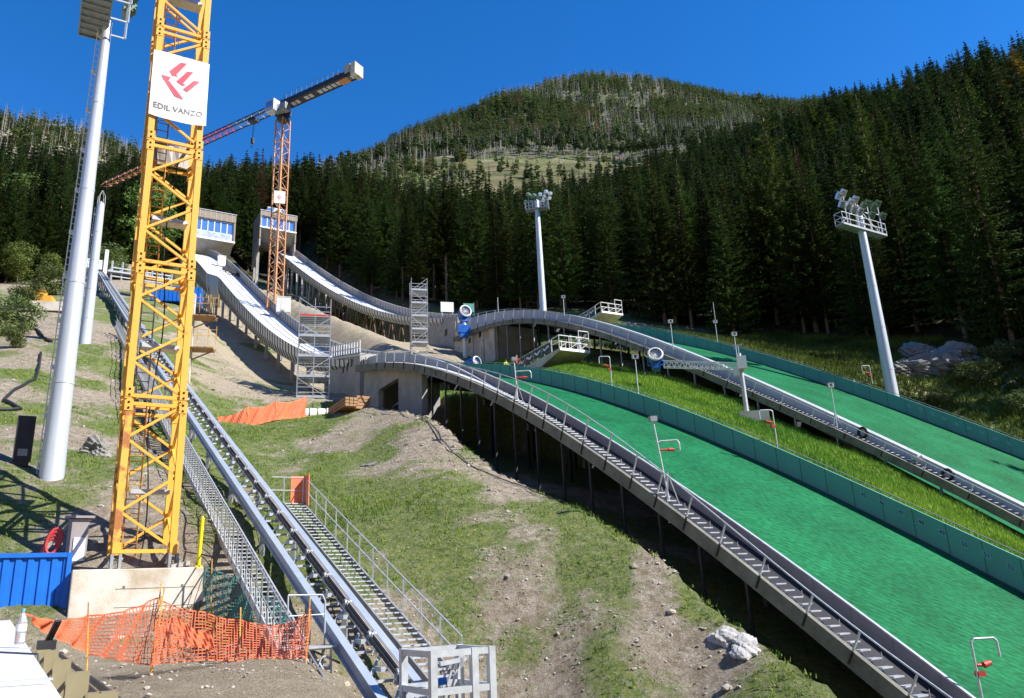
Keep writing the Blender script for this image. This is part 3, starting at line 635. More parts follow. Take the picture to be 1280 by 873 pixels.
# ------------------------------------------------------------------ concrete bases of the ramps
def wallbox(mb, A, B, zt0, zt1, zb0, zb1, th, nrm):
    a, b = np.array(A), np.array(B)
    def q(p, z, k): r = p+nrm*k; return np.array([r[0], r[1], z])
    mb.slab([[q(a, zt0, 0), q(a, zt0, th), q(a, zb0, th), q(a, zb0, 0)], [q(b, zt1, 0), q(b, zt1, th), q(b, zb1, th), q(b, zb1, 0)]]); return mb
root = thing('concrete_building', 'grey concrete base of the nearer ramp with slanted doorway, behind the gravel mound', 'building', OS(19, 55, 12))
# recessed long wall
a0 = onO(450, 441, 19.4); a1 = onO(412, 447, 19.4)
zlow = lambda P: G(P[0], P[1])-.6
part('side_wall', wallbox(MB(), a0, a1, a0[2], a1[2], zlow(a0), zlow(a1), 1.5, AC), M['conc'], root)
# front block under the deck with a slanted doorway
s0 = float((onO(455, 466, 18.9))@AS); s1 = float(onO(527, 466, 18.9)@AS); sa = float(onO(473, 480, 18.9)@AS); sb = float(onO(498, 480, 18.9)@AS)
zt_ = float(zAb(58))+.05; zt_ = onO(490, 466, 18.9)[2]+.3
gb = min(G(*OS(18.9, s0)[:2]), G(*OS(18.9, s1)[:2]))-1.5
def FP(s, z): return OS(18.9, s, z)
zd1 = onO(496, 474, 18.9)[2]; zd0 = onO(474, 487, 18.9)[2]
mb = MB()
def wallpoly(pl): mb.slab([[FP(s, z) for s, z in pl], [FP(s, z)+AC*.4 for s, z in pl]])
ztA, ztB, ztC, ztD = [float(zAb(s))+.1 for s in (s0, sa, sb, s1)]
wallpoly([(s0, ztA), (sa, ztB), (sa, gb), (s0, gb)]); wallpoly([(sb, ztC), (s1, ztD), (s1, gb), (sb, gb)]); wallpoly([(sa, ztB), (sb, ztC), (sb, zd1), (sa, zd0)])
for s_e, z_e in ((s0-.2, ztA-.5),): mb.box(OS(18.9+3.5, s_e, (z_e+gb)/2), AC*3.05, AS*.19, ZU*(z_e-gb)/2)
part('front_block', mb, M['conc'], root)
part('stair_flight', MB().bar(OS(20.2, sa, zd0-1.3), OS(20.2, sb, zd1-1.0), .4, .12), M['galvd'], root)
# end face, its sunlight painted in as paler concrete
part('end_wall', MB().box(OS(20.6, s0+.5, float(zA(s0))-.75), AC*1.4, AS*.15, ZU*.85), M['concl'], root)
part('top_slab', MB().box(OS(22.2, s0+1.4, float(zA(s0))+.12), AC*2.2, AS*1.3, ZU*.08), M['whitem'], root)
for u, v in ((429, 462), (434, 459), (439.5, 453.5)): part('wall_slot', MB().box(onO(u, v, 19.38), AC*.03, AS*.18, ZU*.35), M['black'], root)
mb = MB()
for f in np.linspace(0, 1, 13): 
    p = a0+(a1-a0)*f; mb.bar(p+ZU*.05, p+ZU*1.15, .08, .05, up=AS)
for k in (.5, 1.1): mb.bar(a0+ZU*k, a1+ZU*k, .06)
mb.bar(a0+AC*.2-ZU*.2, a1+AC*.2-ZU*.2, .5, .12)
part('guard_rail', mb, M['galv'], root)

root = thing('concrete_building', 'weathered concrete base of the farther ramp with two small square openings', 'building', OS(42, 98, 30))
b0 = onO(536, 398, 42.0); b1 = onO(572, 398, 42.0)
part('side_wall', wallbox(MB(), b1, b0, b1[2]+.2, b0[2]+.4, zlow(b1)-1, zlow(b0)-1, 1.5, AC), M['conc'], root)
c0 = onO(568, 419, 41.2); c1 = onO(617, 406, 41.2)
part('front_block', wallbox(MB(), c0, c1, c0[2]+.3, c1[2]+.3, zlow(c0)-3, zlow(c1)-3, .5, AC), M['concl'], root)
part('inner_wall', MB().box(OS(44.5, float(c1@AS)+.3, c1[2]-2.5), AC*2.7, AS*.25, ZU*3), M['conc'], root)
for u, v in ((587, 426), (600, 418.5)): part('wall_opening', MB().box(onO(u, v, 41.18), AC*.02, AS*.33, ZU*.33), M['black'], root)
part('wall_slot', MB().box(onO(557.5, 416, 41.98), AC*.03, AS*.4, ZU*.45), M['black'], root)

# ------------------------------------------------------------------ judges' platforms
def coach_platform(label, fl, d, ur, ulow, size_label):
    P = at(*fl, d); o0 = P@AC; s0 = P@AS; z = P[2]; R = onP(*ur, P, -28+90); Wd = float((R-P)@AC); q2 = onO(*ulow, o0); Ls = float(q2@AS)-s0
    root = thing('viewing_platform', label, 'platform', P)
    def q(a, b, c): return OS(o0+a, s0+b, z+c)
    mb = MB(); mb.slab([[q(a, 0, 0), q(a, 0, -.22), q(a, 3.0, -.75), q(a, Ls*.7, -1.9), q(a, Ls, -1.3), q(a, Ls, 0)] for a in (0, Wd)]); part('floor_slab', mb, M['concl'], root)
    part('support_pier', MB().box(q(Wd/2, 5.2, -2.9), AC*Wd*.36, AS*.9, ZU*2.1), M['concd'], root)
    part('edge_trim', MB().box(q(Wd/2, -.04, -.1), AC*Wd/2, AS*.03, ZU*.13), M['white'], root)
    mb = MB()
    for k in range(4):
        a = Wd*k/3; mb.bar(q(a, .05, 0), q(a, .05, [1.25, 1.25, 1.9, 1.9][k]), .07); mb.bar(q(a, 1.4, 0), q(a, 1.4, [1.25, 1.25, 1.9, 1.9][k]), .07)
    for h_, a0_, a1_ in ((1.25, 0, Wd*.66), (.65, 0, Wd), (1.9, Wd*.66, Wd), (1.25, Wd*.66, Wd)):
        mb.bar(q(a0_, .05, h_), q(a1_, .05, h_), .06)
    for h_ in (.65, 1.25): mb.bar(q(0, 0.05, h_), q(0, 1.4, h_), .06); mb.bar(q(Wd, .05, h_), q(Wd, 1.4, h_), .06)
    for k in range(3): mb.bar(q(Wd*k/3, .05, .05), q(Wd*(k+.8)/3, .05, .65), .04)
    part('front_cage', mb, M['white'], root)
    mb = MB(); n = int(Ls/1.5)
    for k in range(n+1):
        b = 1.5+(Ls-1.5)*k/n; mb.bar(q(0, b, 0), q(0, b, 1.15), .06); mb.bar(q(Wd, b, 0), q(Wd, b, 1.15), .06)
    for h_ in (.6, 1.15): mb.bar(q(0, 1.4, h_), q(0, Ls, h_), .05); mb.bar(q(Wd, 1.4, h_), q(Wd, Ls, h_), .05)
    part('side_railing', mb, M['galv'], root)
    n = max(3, int(Ls/2.0))
    for k in range(n):
        b0_, b1_ = 1.6+(Ls-2)*k/n, 1.6+(Ls-2)*(k+.9)/n; bn = part('railing_banner', MB().box(q(-.05, (b0_+b1_)/2, .6), AS*(b1_-b0_)/2, AC*.012, ZU*.42), M['ink'], root)
        mb = MB(); r = random.Random(k+int(d))
        c = (b0_+b1_)/2; w_ = (b1_-b0_)*.36
        mb.slab([[q(-.068, c-w_+w_*2*t, .62+.10*math.sin(t*7+k)+.11), q(-.068, c-w_+w_*2*t, .62+.10*math.sin(t*7+k)-.11), q(-.075, c-w_+w_*2*t, .62+.10*math.sin(t*7+k)-.11), q(-.075, c-w_+w_*2*t, .62+.10*math.sin(t*7+k)+.11)] for t in np.linspace(0, 1, 9)])
        part('banner_mark', mb, M['white'], bn)
    return root, q, Wd, Ls
pf1, q1, W1, L1 = coach_platform('white railed viewing platform between the two hills, with the larger visible underside', (699.6, 435), 70, (737.4, 441), (626, 470), '')
pf2, q2, W2, L2 = coach_platform('smaller white railed viewing platform in front of dark forest beyond the farther hill', (752, 389), 99, (778.5, 393.5), (722, 404), '')
# ------------------------------------------------------------------ floodlight masts
def flood_mast(label, bp, tp, d, r0, r1, head=None, ladder=False, zb=None):
    B = at(*bp, d); r = ray(*tp); top = B.copy(); # height at which the sight line passes the mast axis
    top[2] = r[2]/math.hypot(r[0], r[1])*d
    B = B.copy(); gz = G(B[0], B[1]); base = np.array([B[0], B[1], min(gz, B[2])-.5 if zb is None else zb])
    root = thing('floodlight_mast', label, 'floodlight mast', base, 'tall floodlight masts around the jumps')
    mb = MB(); n = 12; N_ = 5
    for k in range(N_):
        p = base+(top-base)*k/N_; q = base+(top-base)*(k+1)/N_; mb.tube(p, q, r0+(r1-r0)*k/N_, r0+(r1-r0)*(k+1)/N_, n=16)
        mb.tube(q-ZU*.05, q+ZU*.05, r0+(r1-r0)*(k+1)/N_+.015, n=16)
    mb.tube(top, top+ZU*.35, r1*.7, r1*.1, n=12)
    part('pole', mb, M['mast'], root)
    if ladder:
        mb = MB(); n_ = np.array([-math.cos(IA), 0.35, 0]); n_ /= np.linalg.norm(n_); t_ = np.cross(ZU, n_)
        f = lambda k, e: base+(top-base)*k+n_*(r0+(r1-r0)*k+.22)+t_*e
        for e in (-.12, .12): mb.path([f(k, e) for k in np.linspace(.02, .99, 12)], .022, 5)
        H_ = top[2]-base[2]
        for k in np.arange(.02, .99, .3/H_): mb.bar(f(k, -.12), f(k, .12), .02)
        for k in np.arange(.05, .99, 1.9/H_): mb.bar(f(k, 0), base+(top-base)*k, .04); mb.box(f(k, 0), n_*.05, t_*.13, ZU*.08)
        part('ladder', mb, M['white'], root)
    if head:
        L, Fd, Wd, dep, zoff = head[:5]
        L = np.array(L, float); Fd = np.array(Fd, float); c = top+ZU*zoff+(np.array(head[5]) if len(head) > 5 else 0)
        mb = MB(); mb.box(c, L*Wd/2, Fd*dep/2, ZU*.03)
        for e in (-1, 1): mb.box(c+Fd*e*dep/2, L*Wd/2, Fd*.03, ZU*.09); mb.box(c+L*e*Wd/2, L*.03, Fd*dep/2, ZU*.09)
        for k in np.linspace(-.5, .5, 11): mb.box(c-ZU*.07+L*k*Wd, L*.03, Fd*dep/2, ZU*.04)
        part('platform', mb, M['galvd'], root)
        mb = MB()
        for e in (-1, 1):
            for h_ in (.55, 1.1): mb.bar(c+Fd*e*dep/2-L*Wd/2+ZU*h_, c+Fd*e*dep/2+L*Wd/2+ZU*h_, .045); mb.bar(c+L*e*Wd/2-Fd*dep/2+ZU*h_, c+L*e*Wd/2+Fd*dep/2+ZU*h_, .06)
            for k in np.linspace(-.5, .5, 7): mb.bar(c+Fd*e*dep/2+L*k*Wd, c+Fd*e*dep/2+L*k*Wd+ZU*1.1, .045)
            mb.bar(c+L*e*Wd*.5, top+ZU*.1, .05)
        part('railing', mb, M['galv'], root)
        k_ = 0
        for k in (-.40, -.14, .14, .40):
            mb = MB(); f0 = c+L*k*Wd-Fd*dep*.5+(np.array(head[6]) if len(head) > 6 else 0); h1 = 3.0 if abs(k) > .2 else 2.7
            mb.bar(f0, f0+ZU*h1, .08); mb.bar(f0, c+L*k*Wd-Fd*dep*.5, .06); mb.bar(f0+ZU*h1*.62-L*.5, f0+ZU*h1*.62+L*.5, .06); rod = part('lamp_post', mb, M['galv'], root)
            for hh, e in ((h1, 0), (h1*.86, -.62), (h1*.62, .42), (h1*.62, -.42)):
                if e == -.42 and k > 0: continue
                p = f0+ZU*hh+L*e; dn = (-Fd*.8-ZU*.6); dn /= np.linalg.norm(dn); up_ = np.cross(L, dn); mb = MB()
                mb.box(p+dn*.1, L*.31, up_*.34, dn*.10); mb.box(p-dn*.08, L*.16, up_*.18, dn*.09)
                for q_ in (-.18, 0, .18): mb.box(p+dn*.22+up_*q_, L*.27, up_*.02, dn*.05)
                part('floodlight', mb, M['lampgreen'] if k > 0 else M['lamp'], root); k_ += 1
    return root, base, top
m1, b1_, t1_ = flood_mast('tall floodlight mast in the left foreground with white ladder and grated lamp platform', (65, 590), (131, 28), 34, .43, .18, (IS, -IC, 4.6, 1.1, -.25, -IS*1.4-IC*.5, IC*.7), True)
m2, b2_, t2_ = flood_mast('shorter bare grey mast without lamps just behind the left floodlight mast', (106, 428), (124, 256), 70, .46, .30, None, True)
mb = MB()
for k in range(4):
    a = k*math.pi/2; mb.path([t2_+np.array([math.cos(a)*.33, math.sin(a)*.33, 0]), t2_+np.array([math.cos(a)*.3, math.sin(a)*.3, .8]), t2_+ZU*1.35], .035)
part('lifting_cage', mb, M['galvd'], m2)
m3, _, _ = flood_mast('floodlight mast rising behind the crest of the farther hill, centre of the forest edge', (679, 388), (671, 252), 107, .52, .34, (-AC*.75+AS*.66, -AS*.75-AC*.66, 3.4, 1.0, -1.3), False, zb=float(at(679, 388, 107)[2])-3)
m4, _, _ = flood_mast('floodlight mast on the right beyond the far green hill, in front of dark forest', (1115, 489), (1066, 262), 72, .50, .30, (IC, IS, 5.9, .8, -2.2), False)

# ------------------------------------------------------------------ near yellow tower crane
cb = at(144, 703, 27.0); W_ = 1.58
CO = cb.copy()
def Cq(a, b, z): r = CO+IC*(a-.013*(z-1.5))+IS*b; return np.array([r[0], r[1], z])
def z_on(u_hint, v, P):      # height at which the vertical through P crosses image row v
    lo, hi = -10., 60.
    for _ in range(40):
        m_ = (lo+hi)/2
        if proj(np.array([P[0], P[1], m_]))[1][0] > v: lo = m_
        else: hi = m_
    return (lo+hi)/2
zb = [z_on(0, v, CO) for v in (695, 499, 330, 178, 38)]; print('crane z', np.round(zb, 2))
hs = (zb[4]-zb[0])/4; zb = zb+[zb[4]+hs, zb[4]+2*hs, zb[4]+3*hs]
crane = thing('tower_crane', 'yellow lattice tower crane on the concrete block, left foreground', 'crane', Cq(W_/2, W_/2, zb[0]-.35))
corn = [(0, 0), (W_, 0), (W_, W_), (0, W_)]
for i in range(len(zb)-1):
    za, zc = zb[i], zb[i+1]; mb = MB()
    for j, (a, b) in enumerate(corn):
        mb.m = 1 if (i == 0 and j in (0, 3)) else 0
        mb.box(Cq(a, b, (za+zc)/2), IC*.10, IS*.10, ZU*((zc-za)/2-.004))
        mb.m = 0
        mb.box(Cq(a, b, za+.22), IC*.115, IS*.115, ZU*.16); mb.box(Cq(a, b, zc-.22), IC*.115, IS*.115, ZU*.16)
        for q_ in (-.30, -.12, .12, .30):
            for e in (-1, 1): mb.m = 2; mb.box(Cq(a, b-.12 if b == 0 else b+.12, zc+q_), IC*.028, IS*.014, ZU*.028)
        mb.m = 0
    ch = part('mast_section', mb, [M['yellow'], M['yrust'], M['darkst']], crane)
    mb = MB()
    hh = (zc-za-.30)/4
    for j in range(4):
        p0, p1 = corn[j], corn[(j+1) % 4]
        for z_ in (za+.12, zc-.14): mb.bar(Cq(*p0, z_), Cq(*p1, z_), .08, .11)
        if j % 2 == 1: p0, p1 = p1, p0
        for k in range(4):
            A_, B_ = (p1, p0) if k % 2 == 1 else (p0, p1)
            if k % 2 == 0: mb.bar(Cq(*A_, za+.18+hh*(k+1)), Cq(*B_, za+.18+hh*k), .08, .08)
            else: mb.bar(Cq(*A_, za+.18+hh*k), Cq(*B_, za+.18+hh*(k+1)), .10, .10) if False else mb.bar(Cq(*p0, za+.18+hh*k), Cq(*p1, za+.18+hh*(k+1)), .08, .08)
    part('lattice_brace', mb, M['yellow'] , ch)
    mb = MB(); mb.box(Cq(W_*.55, W_*.5, za+1.95), IC*W_*.36, IS*W_*.15, ZU*.03); mb.box(Cq(W_*.55, W_*.34, za+1.97), IC*W_*.36, IS*.02, ZU*.07)
    part('ladder_platform', mb, M['galv'], ch)
    mb = MB()
    for e in (-.2, .2): mb.bar(Cq(.45+e, W_*.75, za), Cq(.45+e, W_*.75, zc), .04)
    for z_ in np.arange(za, zc, .3): mb.bar(Cq(.25, W_*.75, z_), Cq(.65, W_*.75, z_), .028)
    for z_ in np.arange(za+.4, zc, .9): mb.path([Cq(.45+.33*math.cos(t), W_*.75-.05-.5*max(0, math.sin(t)), z_) for t in np.linspace(0, math.pi, 7)], .014, 4)
    part('ladder', mb, M['galvd'] if i % 2 else M['yrust'], ch)
mb = MB(); mb.path([Cq(W_*.45, W_*.4, zb[0]-.3)+IC*.1*math.sin(z_)+ZU*(z_) for z_ in np.linspace(0, 14, 20)], .022, 5); part('power_cable', mb, M['black'], crane)
for a, b in corn:
    mb = MB()
    for e in (-.11, .11): mb.box(Cq(a+e, b, zb[0]-.2), IC*.04, IS*.19, ZU*.24)
    mb.tube(Cq(a-.2, b, zb[0]-.1), Cq(a+.2, b, zb[0]-.1), .05); part('base_anchor', mb, M['galvd'], crane)
# banner
zt_, z0_ = z_on(0, 70, CO), z_on(0, 148, CO); hw = W_+.30
mb = MB(); nx_, nz_ = 14, 10
def BQ(f, g, off=0.): # f across, g down
    sag = .035*math.sin(f*9+g*4)*.5+.02*math.sin(g*11+f*3)
    return Cq(-.15+hw*f, -.20-sag-off-.02*math.sin(math.pi*f), zt_-(zt_-z0_)*g-.10*math.sin(math.pi*f)*(g))
vs = [BQ(i/nx_, j/nz_) for j in range(nz_+1) for i in range(nx_+1)]+[BQ(i/nx_, j/nz_, -.012) for j in range(nz_+1) for i in range(nx_+1)]
fs = [(j*(nx_+1)+i, j*(nx_+1)+i+1, (j+1)*(nx_+1)+i+1, (j+1)*(nx_+1)+i) for j in range(nz_) for i in range(nx_)]; m__ = (nx_+1)*(nz_+1)
fs += [tuple(q_+m__ for q_ in f)[::-1] for f in fs]
mb.add(vs, fs, True)
ban = single('company_banner', mb, M['banner'], 'white company banner with red emblem tied across the front of the yellow crane', 'banner', BQ(.5, .5))
BASE[ban.name] = BQ(.5, .5)
def onban(poly):
    m_ = MB(); m_.add([BQ(x, y, .012) for x, y in poly], [tuple(range(len(poly)))]); return m_
def grid_poly(quad, n=6):  # quad in banner coords, subdivided so that it follows the cloth
    m_ = MB(); a, b, c, d_ = [np.array(q_) for q_ in quad]; vs = []
    for j in range(n+1):
        for i in range(n+1):
            x = (a*(1-i/n)+b*i/n)*(1-j/n)+(d_*(1-i/n)+c*i/n)*j/n; vs.append(BQ(x[0], x[1], .014))
    m_.add(vs, [(j*(n+1)+i, j*(n+1)+i+1, (j+1)*(n+1)+i+1, (j+1)*(n+1)+i) for j in range(n) for i in range(n)]); return m_
# emblem traced: coordinates as fractions of banner width/height
def bz(x, y):  # traced in a 0..873 close-up of the banner to banner fractions
    # corners of cloth in close-up: TL(497,332) TR(828,405) BR(800,775) BL(455,690)
    TLc, TRc, BRc, BLc = map(np.array, ((497., 332.), (828., 405.), (800., 775.), (455., 690.))); p = np.array([x, y], float)
    f, g_ = .5, .5
    for _ in range(30):
        c_ = (TLc*(1-f)+TRc*f)*(1-g_)+(BLc*(1-f)+BRc*f)*g_; e = p-c_
        f += e[0]/335.; g_ += (e[1]-.23*e[0])/372.
    return (f, g_)
for nm, qd in (('emblem_stripe', [(652, 402), (690, 408), (625, 470), (585, 450)]), ('emblem_stripe', [(588, 452), (612, 458), (636, 480), (600, 476)]), ('emblem_stripe', [(690, 452), (728, 456), (655, 530), (625, 506)]),
               ('emblem_stripe', [(625, 508), (648, 512), (678, 530), (660, 535)]), ('emblem_stripe', [(728, 506), (768, 512), (690, 572), (662, 556)]), ('emblem_stripe', [(537, 472), (592, 484), (582, 500), (548, 500)]),
               ('emblem_stripe', [(550, 498), (582, 505), (664, 614), (612, 592)])):
    part(nm, grid_poly([bz(*p) for p in qd]), M['logored'], ban)
V, Fs = text_faces('EDIL VANZO', 1.0, .012); xs_ = [v[0] for v in V]; x0, x1 = min(xs_), max(xs_)
f0, g0 = bz(484, 652); f1, g1 = bz(778, 716); hgt = .082
mb = MB(); mb.add([BQ(f0+(f1-f0)*(v[0]-x0)/(x1-x0), g0+(g1-g0)*(v[0]-x0)/(x1-x0)-v[1]/.72*hgt, .014) for v in V], Fs); part('lettering', mb, M['inkgrey'], ban)
# grey sheet bundled inside the mast behind the banner
mb = MB(); n_ = 8; mb.ribbon([Cq(.1+.02*math.sin(k*2), .1+1.6*k/n_, z_on(0, 90, CO)) for k in range(n_+1)], [Cq(.15+.1*math.sin(k*2.2), .1+1.6*k/n_, z_on(0, 172, CO)) for k in range(n_+1)])
mb.ribbon([Cq(.1+1.6*k/n_, W_-.1+.05*math.sin(k*2), z_on(0, 150, CO)) for k in range(n_+1)], [Cq(.1+1.6*k/n_, W_-.15+.05*math.sin(k), z_on(0, 178, CO)) for k in range(n_+1)])
single('grey_tarpaulin', mb, M['panel2'], 'grey tarpaulin fixed inside the crane mast behind the white banner', 'tarpaulin', Cq(.5, .8, z_on(0, 150, CO)))

# ------------------------------------------------------------------ block, container, post
bl = at(91, 708, 25.9); br = onP(258, 704, bl, -31+90); Wb = float((br-bl)@IC); zt_ = zb[0]-.42; 
def Bq(a, b, z): r = bl+IC*a+IS*b; return np.array([r[0], r[1], z])
mb = MB().box(Bq(Wb/2, 2.1, (zt_+min(-.9, zt_-1.9))/2), IC*Wb/2, IS*2.1, ZU*(zt_-min(-.9, zt_-1.9))/2)
blk = single('concrete_block', mb, M['concl'], 'large pale concrete foundation block under the yellow crane', 'concrete block', Bq(Wb/2, 2.1, -.9))
bv = blk.modifiers.new('bevel', 'BEVEL'); bv.width = .03; bv.segments = 2
mb = MB()
for z_ in (zt_-.55, zt_-1.05): mb.box(Bq(Wb*.62, -.003, z_), IC*Wb*.3, IS*.004, ZU*.008)
for a in (.38, .82): mb.box(Bq(Wb*a, -.004, zt_-.5), IC*.03, IS*.006, ZU*.03)
part('formwork_seam', mb, M['concd'], blk)
mb = MB(); p = Bq(Wb-.18, .25, zt_); mb.tube(p, p+ZU*1.45+IC*.03, .055, n=10); mb.tube(p+ZU*1.45+IC*.03, p+ZU*1.5+IC*.03, .05, .03, n=10); mb.tube(p, p+ZU*.06, .14, .09, n=10)
single('marker_post', mb, M['yelpost'], 'bright yellow upright post on the right corner of the crane block', 'post', p)
r_ = MB()
for k in range(5): r_.box(Bq(Wb-.85+.1*k, .5+.1*(k % 2), zt_+.06+.02*k), IC*.06, IS*.1, ZU*.06)
single('rubble_pile', r_, M['rock'], 'few broken stones on the crane block beside the yellow post', 'rubble', Bq(Wb-.8, .5, zt_))
# container: corrugated blue
ct = at(88, 691, 26.4); cl = onP(-60, 690, ct, -31+90); hz = ct[2]
def Kq(a, b, z): r = ct-IC*a+IS*b; return np.array([r[0], r[1], z])
root = thing('shipping_container', 'bright blue corrugated container with its end facing the camera, left edge', 'container', Kq(2, 1, -.9))
mb = MB(); secs = []; a = 0.; prof_ = []
while a < 6.0:
    prof_ += [(a, 0), (a+.13, 0), (a+.16, .045), (a+.26, .045)]; a += .29
top_ = [Kq(x, y-.02, hz-.12) for x, y in prof_]; bot_ = [Kq(x, y-.02, -.9) for x, y in prof_]; mb.ribbon(top_, bot_)
mb.box(Kq(3, 1.3, (hz-.9)/2-.1), IC*2.95, IS*1.2, ZU*((hz+.9)/2-.12)); part('corrugated_wall', mb, M['bluep'], root)
mb = MB().box(Kq(3, -.0, hz-.06), IC*3.0, IS*.07, ZU*.06).box(Kq(0, 0, (hz-.9)/2), IC*.06, IS*.08, ZU*(hz+.9)/2).box(Kq(3, 1.3, hz-.03), IC*3.0, IS*1.2, ZU*.03)
part('frame', mb, M['bluep'], root)
# hose reel board behind the container
p = at(90, 700, 28.5); hb = thing('cabinet_stand', 'leaning cabinet stand with a red hose coil between container and crane', 'cabinet', ground(p))
gz = G(p[0], p[1])
mb = MB().box(p+ZU*.35+IC*.12, IC*.24, IS*.12, ZU*.85); mb.box(p+ZU*1.27+IC*.1, IC*.42, IS*.22, ZU*.035); part('cabinet', mb, M['panel2'], hb)
mb = MB().bar(p-IC*.05+ZU*1.2, np.array([p[0], p[1], gz-.2])-IC*.2, .09).bar(p-IC*.15+ZU*1.1, np.array([p[0], p[1], gz-.2])-IC*1.1, .09).bar(p+IC*.3+ZU*1.2, np.array([p[0], p[1], gz-.2])+IC*.3, .08)
mb.box(p+ZU*.3-IC*.16, IC*.05, IS*.16, ZU*.9); part('timber_frame', mb, M['barkgrey'], hb)
mb = MB()
for k in range(4):
    c = p-IC*(.55+.03*k)-IS*.12+ZU*(.55-.1*k); mb.path([c+(IC*.20+ZU*.12)*math.cos(t)+ZU*.36*math.sin(t)+IS*.03*k for t in np.linspace(0, 2*math.pi, 15)], .05, 6)
part('hose_coil', mb, M['redpaint'], hb)
mb = MB().box(p+IC*.14-IS*.14+ZU*.3, IC*.16, IS*.012, ZU*.35); part('switch_panel', mb, M['white'], hb)
# dark utility box left
p = at(24, 597, 35); gz = G(p[0], p[1]); c = np.array([p[0], p[1], gz])
mb = MB().box(c+ZU*1.0, IC*.30, IS*.18, ZU*.85).box(c+ZU*.15, IC*.24, IS*.16, ZU*.2); ub = single('utility_cabinet', mb, M['darkst'], 'narrow dark grey utility cabinet standing left of the big mast base', 'cabinet', c)
part('vent_plate', MB().box(c+ZU*.45-IS*.19, IC*.16, IS*.01, ZU*.13), M['galvd'], ub)

# ------------------------------------------------------------------ second crane (orange, mid distance)
D2 = 117.; c2 = at(343.5, 380, D2); zt2 = at(348, 150, D2)[2]; gz = G(c2[0], c2[1]); wt = 1.55
cr2 = thing('tower_crane', 'orange lattice tower crane with long jib standing behind the nearer ramp', 'crane', np.array([c2[0], c2[1], gz]))
JD = at(258, 182, 131); JD = np.array([-37., 21., 0]); JD /= np.linalg.norm(JD); JN = np.array([-JD[1], JD[0], 0]); 
def C2(a, b, z): return np.array([c2[0], c2[1], 0])+JD*a+JN*b+ZU*z
part('footing', MB().box(C2(0, 0, gz+.1), JD*1.6, JN*1.6, ZU*.5), M['concl'], cr2)
secn = 9; hz_ = (zt2-gz)/secn
for i in range(secn):
    za = gz+i*hz_; mb = MB(); h_ = wt/2
    cs = [(-h_, -h_), (h_, -h_), (h_, h_), (-h_, h_)]
    for a, b in cs: mb.box(C2(a, b, za+hz_/2), JD*.09, JN*.09, ZU*(hz_/2-.003))
    for j in range(4):
        p0, p1 = cs[j], cs[(j+1) % 4]; mb.bar(C2(*p0, za+.1), C2(*p1, za+.1), .09)
        for k in range(3):
            z0_, z1_ = za+hz_*k/3, za+hz_*(k+1)/3
            mb.bar(C2(*(p0 if k % 2 else p1), z0_), C2(*(p1 if k % 2 else p0), z1_), .08)
    ch = part('mast_section', mb, M['orange'], cr2)
    mb = MB()
    for e in (-.2, .2): mb.bar(C2(e, .2, za), C2(e, .2, za+hz_), .06)
    for z_ in np.arange(za, za+hz_, .45): mb.bar(C2(-.2, .2, z_), C2(.2, .2, z_), .05)
    mb.box(C2(.2, -.1, za+.6), JD*.4, JN*.5, ZU*.04); part('ladder', mb, M['galv'], ch)
# sign on mast
z_ = z_on(0, 256, c2); z1_ = z_on(0, 240, c2); nrm = -np.array([c2[0], c2[1], 0]); nrm /= np.linalg.norm(nrm)
sgx = np.cross(ZU, nrm); pc = C2(0, 0, (z_+z1_)/2+.3)+nrm*(wt*.78)
sg = single('company_sign', MB().box(pc, sgx*.85, nrm*.02, ZU*1.05), M['white'], 'small white sign with red emblem on the orange crane mast', 'sign', pc)
mb = MB()
for k in range(3):
    o_ = pc+nrm*.04+sgx*(-.15+.14*k)+ZU*(.22-.16*k); mb.add([o_+sgx*.02+ZU*.1, o_+sgx*.16+ZU*.08, o_-sgx*.04-ZU*.12, o_-sgx*.15-ZU*.08], [(0, 1, 2, 3)])
mb.add([pc+nrm*.04-sgx*.35+ZU*.05, pc+nrm*.04-sgx*.22+ZU*.03, pc+nrm*.04+sgx*.05-ZU*.4, pc+nrm*.04-sgx*.08-ZU*.38], [(0, 1, 2, 3)])
part('emblem', mb, M['logored'], sg)
# slewing top and cab
mb = MB().tube(C2(0, 0, zt2-.1), C2(0, 0, zt2+.7), 1.0, n=14).box(C2(0, 0, zt2+1.2), JD*1.0, JN*.8, ZU*.5).bar(C2(0, 0, zt2+1.6), C2(0, 0, zt2+3.6), .9, .9); part('slewing_unit', mb, M['darkst'], cr2)
mb = MB().box(C2(.9, 1.5, zt2+2.0), JD*.9, JN*.65, ZU*1.0); cbx = part('operator_cab', mb, M['galv'], cr2)
mb = MB().box(C2(1.0, 2.17, zt2+2.2), JD*.7, JN*.015, ZU*.5).box(C2(1.82, 1.5, zt2+2.2), JD*.015, JN*.5, ZU*.5); part('window', mb, M['glass'], cbx)
mb = MB().box(C2(-1.0, 1.3, zt2+.55), JD*1.1, JN*.5, ZU*.04)
for k in range(5): mb.bar(C2(-2.0+.5*k, 1.8, zt2+.55), C2(-2.0+.5*k, 1.8, zt2+1.65), .05)
mb.bar(C2(-2.1, 1.8, zt2+1.65), C2(.1, 1.8, zt2+1.65), .05).bar(C2(-2.1, .9, zt2+1.65), C2(-2.1, 1.8, zt2+1.65), .05)
mb.box(C2(-1.7, 1.2, zt2+1.15), JD*.5, JN*.6, ZU*.6); part('service_balcony', mb, M['galvd'], cr2)
zj = zt2+2.6
